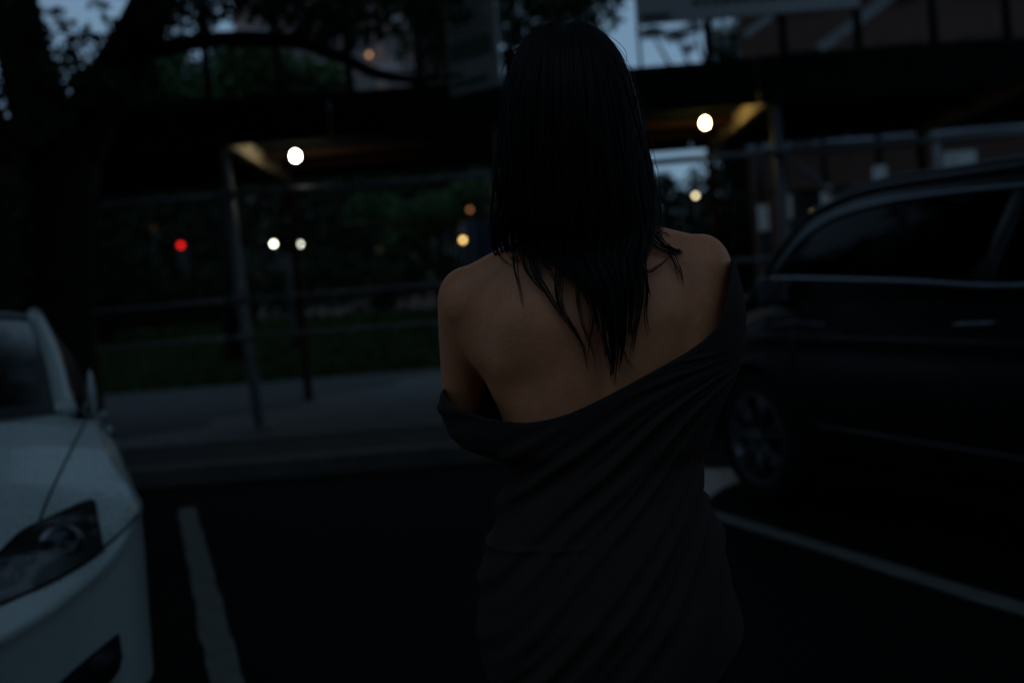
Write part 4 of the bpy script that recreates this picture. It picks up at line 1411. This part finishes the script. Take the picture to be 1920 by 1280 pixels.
# fine gathers of an elastic band at the left of the waist
wz = W2(1000, 985)
fold += .0012 * np.exp(-((Z - wz[2] - .02 * (X - wz[0])) / .012) ** 2) * np.exp(-((X - wz[0] + .02) / .06) ** 2) * np.sin(X * 900)
fold += .004 * np.exp(-((Z - wz[2] + .014) / .004) ** 2) * np.exp(-((X - wz[0] + .02) / .07) ** 2)
tedge = np.linspace(0, 1, NZ)[:, None]
fold = fold * ss(.0, .05, tedge) + .0006 * np.exp(-((tedge - .012) / .008) ** 2) + .0045 * ss(.25, .6, tedge)
# normals in plan for displacement
nx = np.gradient(Y_, axis=1)
ny = -np.gradient(X, axis=1)
ln = np.hypot(nx, ny) + 1e-9
sgn = np.sign((nx * (X - X.mean(1, keepdims=True)) + ny * Y_).mean())
dr[..., 0] += sgn * nx / ln * fold
dr[..., 1] += sgn * ny / ln * fold
top_in = dr[0].copy()
top_in[:, 0] -= sgn * (nx / ln)[0] * .004
top_in[:, 1] -= sgn * (ny / ln)[0] * .004
top_in2 = top_in.copy(); top_in2[:, 2] -= .02
allr = [top_in2.tolist(), top_in.tolist()] + [r.tolist() for r in dr]
hem_in = dr[-1].copy(); hem_in[:, 2] += .02
hem_in[:, 0] -= sgn * (nx / ln)[-1] * .006
hem_in[:, 1] -= sgn * (ny / ln)[-1] * .006
allr.append(hem_in.tolist())
dressmb = MB().grid(allr, wrap=True)
dressmb.build('off_shoulder_top', 'dress', person, True)
# sleeves round the forearms
for E_, W_ in ((EL, WL), (ER, WR)):
    MB().tube([E_ + (W_ - E_) * t_ for t_ in (.0, .1, .3, .5, .62)], [.037, .040, .041, .038, .035], 18, cap=False).build('sleeve', 'dress', person, True)
# leggings and shoes follow the legs
for s, hx in ((-1, -.085), (1, .08)):
    pts = [(hx * .9, .0, .76), (hx, 0, .70), (hx, .01, .57), (hx, .02, .45), (hx, .005, .40), (hx, -.005, .28), (hx, -.01, .16), (hx, -.01, .11)]
    MB().tube(pts, [.082, .09, .076, .062, .06, .06, .045, .04], 22).build('legging', 'leggings', person, True)
    sh = MB()
    rws = []
    for f in np.linspace(0, 1, 12):
        w = .041 * (math.sin(math.pi * (.12 + .80 * f)) ** .6)
        h = .085 - .04 * f
        rws.append([(hx + w * math.cos(a), -.06 + .25 * f, max(0.0, h * .5 + h * .5 * math.sin(a))) for a in np.linspace(0, 2 * math.pi, 16, endpoint=False)])
    sh.grid(rws, wrap=True)
    sh.f.append(tuple(range(16))); sh.f.append(tuple(range(11 * 16, 12 * 16)))
    sh.build('shoe', 'trim', person, True)

# hair
HLt = np.array([(38, 1066), (44, 1036), (52, 1014), (70, 988), (100, 968), (150, 949), (200, 940), (250, 934), (300, 929), (350, 924), (400, 919), (440, 917), (470, 924), (490, 938), (520, 985), (560, 1030), (640, 1075), (720, 1110)], float)
HRt = np.array([(38, 1074), (44, 1096), (52, 1116), (70, 1138), (100, 1160), (150, 1182), (200, 1195), (250, 1205), (300, 1215), (350, 1226), (400, 1238), (440, 1240), (470, 1232), (490, 1222), (520, 1217), (560, 1217), (640, 1200), (720, 1168)], float)
g = np.random.default_rng(4)


def hair_xy(f, py):
    l, r = np.interp(py, HLt[:, 0], HLt[:, 1]), np.interp(py, HRt[:, 0], HRt[:, 1])
    return l + (r - l) * f


def hair_depth(f, py):
    """how far behind the middle of the head (towards the camera)"""
    hd = np.interp(py, [38, 44, 52, 70, 100, 150, 205, 300, 400, 480, 800], [.0, .03, .05, .072, .09, .104, .108, .104, .096, .09, .09])
    return hd * math.sqrt(max(0.0, 1 - (2 * f - 1) ** 2 * .97))


def hair_pt(f, py, lift=0.0):
    px = hair_xy(f, py)
    d = hair_depth(f, py)
    p = W2(px, py, YB - d)
    if py > 420:
        w = ss(420, 500, py)
        ys = skin_y(p[0], p[2]) - .012
        p[1] = min(p[1] * (1 - w) + ys * w, ys)
    p[1] -= lift
    return p


def strand(mb, pts, r0, r1, n=3):
    m = len(pts)
    mb.tube(pts, [r0 + (r1 - r0) * (i / (m - 1)) ** 2.5 for i in range(m)], n, cap=False)


def end_y(f):
    return float(np.interp(f, [0, .05, .10, .16, .22, .30, .38, .46, .54, .60, .68, .76, .84, .90, .95, 1], [472, 486, 494, 470, 480, 500, 560, 640, 690, 712, 690, 650, 600, 540, 470, 440]))


hm = MB()
# inner mass
rows = []
for py in np.linspace(39, 432, 34):
    row = []
    for f in np.linspace(.03, .97, 26):
        p = hair_pt(f, py); p[1] += .008
        row.append(p)
    fd = .085 if py < 110 else max(.012, .085 - (py - 110) * .0009)
    for f in np.linspace(.97, .03, 14):
        p = W2(hair_xy(f, py), py, YB)
        q = .012 if py > 300 else 0
        p[1] = min(fd, hair_depth(.5, py)) * math.sqrt(max(0, 1 - (2 * f - 1) ** 2)) - (0 if py < 300 else .02)
        row.append(p)
    rows.append(row)
hm.grid(rows, wrap=True)
ks = len(hm.v)
hm.f.append(tuple(range(ks - 40, ks)))
# locks
NLK = 150
for L_ in range(NLK):
    f0 = (L_ + .5) / NLK + g.normal() * .012
    f0 = min(max(f0, .004), .996)
    ye = end_y(f0) + g.normal() * 16 - abs(g.normal()) * 12 * (f0 > .3)
    lift0 = abs(g.normal()) * .005
    phs, amp = g.uniform(0, 6.28), g.uniform(.002, .02)
    cross = g.normal() * .03
    drift = g.normal() * .02
    for k in range(16):
        df = g.normal() * .007
        ye_k = ye - abs(g.normal()) * 30
        y0 = 40 + 14 * g.random()
        ys = np.r_[np.linspace(y0, 130, 7), np.linspace(150, ye_k, 20)]
        pts = []
        for py in ys:
            u = max(0, (py - 300) / (ye - 300 + 1e-6))
            f = f0 + df * (1 - .75 * max(0, u) ** 2) + (amp * math.sin(phs + py / 55) + drift * u * u + cross * math.sin((py - 40) / 420 * 3.1)) * min(1, max(0, (py - 60) / 200))
            f = min(max(f, .0), 1.0)
            pts.append(hair_pt(f, py, lift0 * min(1, max(0, (py - 60) / 100)) + .0004 * k))
        strand(hm, pts, g.uniform(.0006, .0012), .0002)
# loose wisps, drawn on the back and at the sides
wisps = [([(1002, 420), (1000, 500), (1022, 545), (1050, 590), (1076, 625), (1090, 665)], 9), ([(985, 430), (988, 500), (1008, 536), (1030, 555)], 7),
         ([(1062, 430), (1046, 520), (1048, 570), (1074, 620), (1090, 650), (1096, 690)], 10), ([(962, 450), (964, 505), (974, 545), (980, 588)], 4),
         ([(1010, 430), (1004, 480), (1012, 520), (1012, 540)], 6), ([(1030, 430), (1022, 480), (1035, 520), (1052, 545)], 4),
         ([(1205, 395), (1232, 445), (1262, 468), (1290, 462), (1303, 446), (1301, 434)], 9), ([(1200, 400), (1222, 455), (1255, 472), (1285, 468), (1300, 455)], 8),
         ([(1195, 430), (1205, 505), (1232, 498), (1262, 476)], 4), ([(1250, 465), (1264, 492), (1273, 515), (1276, 538)], 5), ([(1226, 400), (1248, 430), (1272, 438), (1296, 432)], 5),
         ([(1195, 180), (1212, 240), (1224, 290), (1236, 340), (1240, 390), (1262, 425)], 6), ([(1190, 200), (1208, 260), (1228, 330), (1232, 380)], 5), ([(1200, 230), (1220, 300), (1224, 350), (1240, 405)], 5),
         ([(1205, 470), (1208, 540), (1204, 590), (1210, 632)], 6), ([(1190, 470), (1196, 560), (1186, 620), (1178, 668)], 9), ([(1150, 500), (1150, 590), (1160, 650), (1182, 690)], 9),
         ([(1110, 500), (1108, 580), (1100, 640), (1096, 690)], 5), ([(1130, 500), (1128, 620), (1136, 670), (1148, 716)], 10), ([(1085, 470), (1078, 540), (1086, 600), (1110, 660), (1116, 700)], 5),
         ([(940, 400), (930, 455), (938, 492)], 9), ([(925, 400), (920, 450), (930, 480)], 7), ([(950, 420), (948, 470), (950, 498)], 5)]
for pl, cnt in wisps:
    base_ = cat_rom(pl, 26)
    for k in range(cnt):
        o0, o1 = g.normal(size=2) * 5, g.normal(size=2) * 2.2
        w1, w2 = g.uniform(0, 6.28), g.uniform(.6, 2.2)
        cut = 26 - int(abs(g.normal()) * 3)
        pts = []
        for i in range(max(8, cut)):
            t_ = i / 25
            px, py = base_[i] + o0 * (1 - t_) + o1 * t_ + np.array([w2 * math.sin(w1 + 5 * t_), 0])
            p = W2(px, py, YB - .06)
            if py > 430 or px > 1215:
                ys = skin_y(p[0], p[2]) - .010 - .003 * g.random()
                cx_, hw_, _, _ = torso(min(max(p[2], .7), 1.3))
                p[1] = min(ys, -.03) if px < 1300 else -.02
                if py < 430:
                    p[1] = -.02
            else:
                p[1] = -hair_depth(.5, py) - .004
                if px > 1185:
                    p[1] = -.03
            pts.append(p)
        strand(hm, pts, g.uniform(.0005, .0011), .0002)
# flyaways over the crown and along the outline
for k in range(110):
    f0 = g.choice([g.uniform(0, .08), g.uniform(.92, 1), g.uniform(0, 1)])
    ya, yb_ = g.uniform(42, 330), 0
    yb_ = ya + g.uniform(60, 220)
    side = -1 if f0 < .5 else 1
    outp = g.uniform(2, 16)
    pts = []
    for i in range(14):
        t_ = i / 13
        py = ya + (yb_ - ya) * t_
        p = hair_pt(min(max(f0 + .03 * math.sin(5 * t_ + k), 0), 1), min(py, 470), .002)
        p[0] += side * outp / 1333 * math.sin(math.pi * t_ ** .8) * (1 if abs(f0 - .5) > .4 else .3)
        p[1] -= .006 * math.sin(math.pi * t_)
        pts.append(p)
    strand(hm, pts, .0004, .0002)
hm.build('hair', 'hair', person, True)
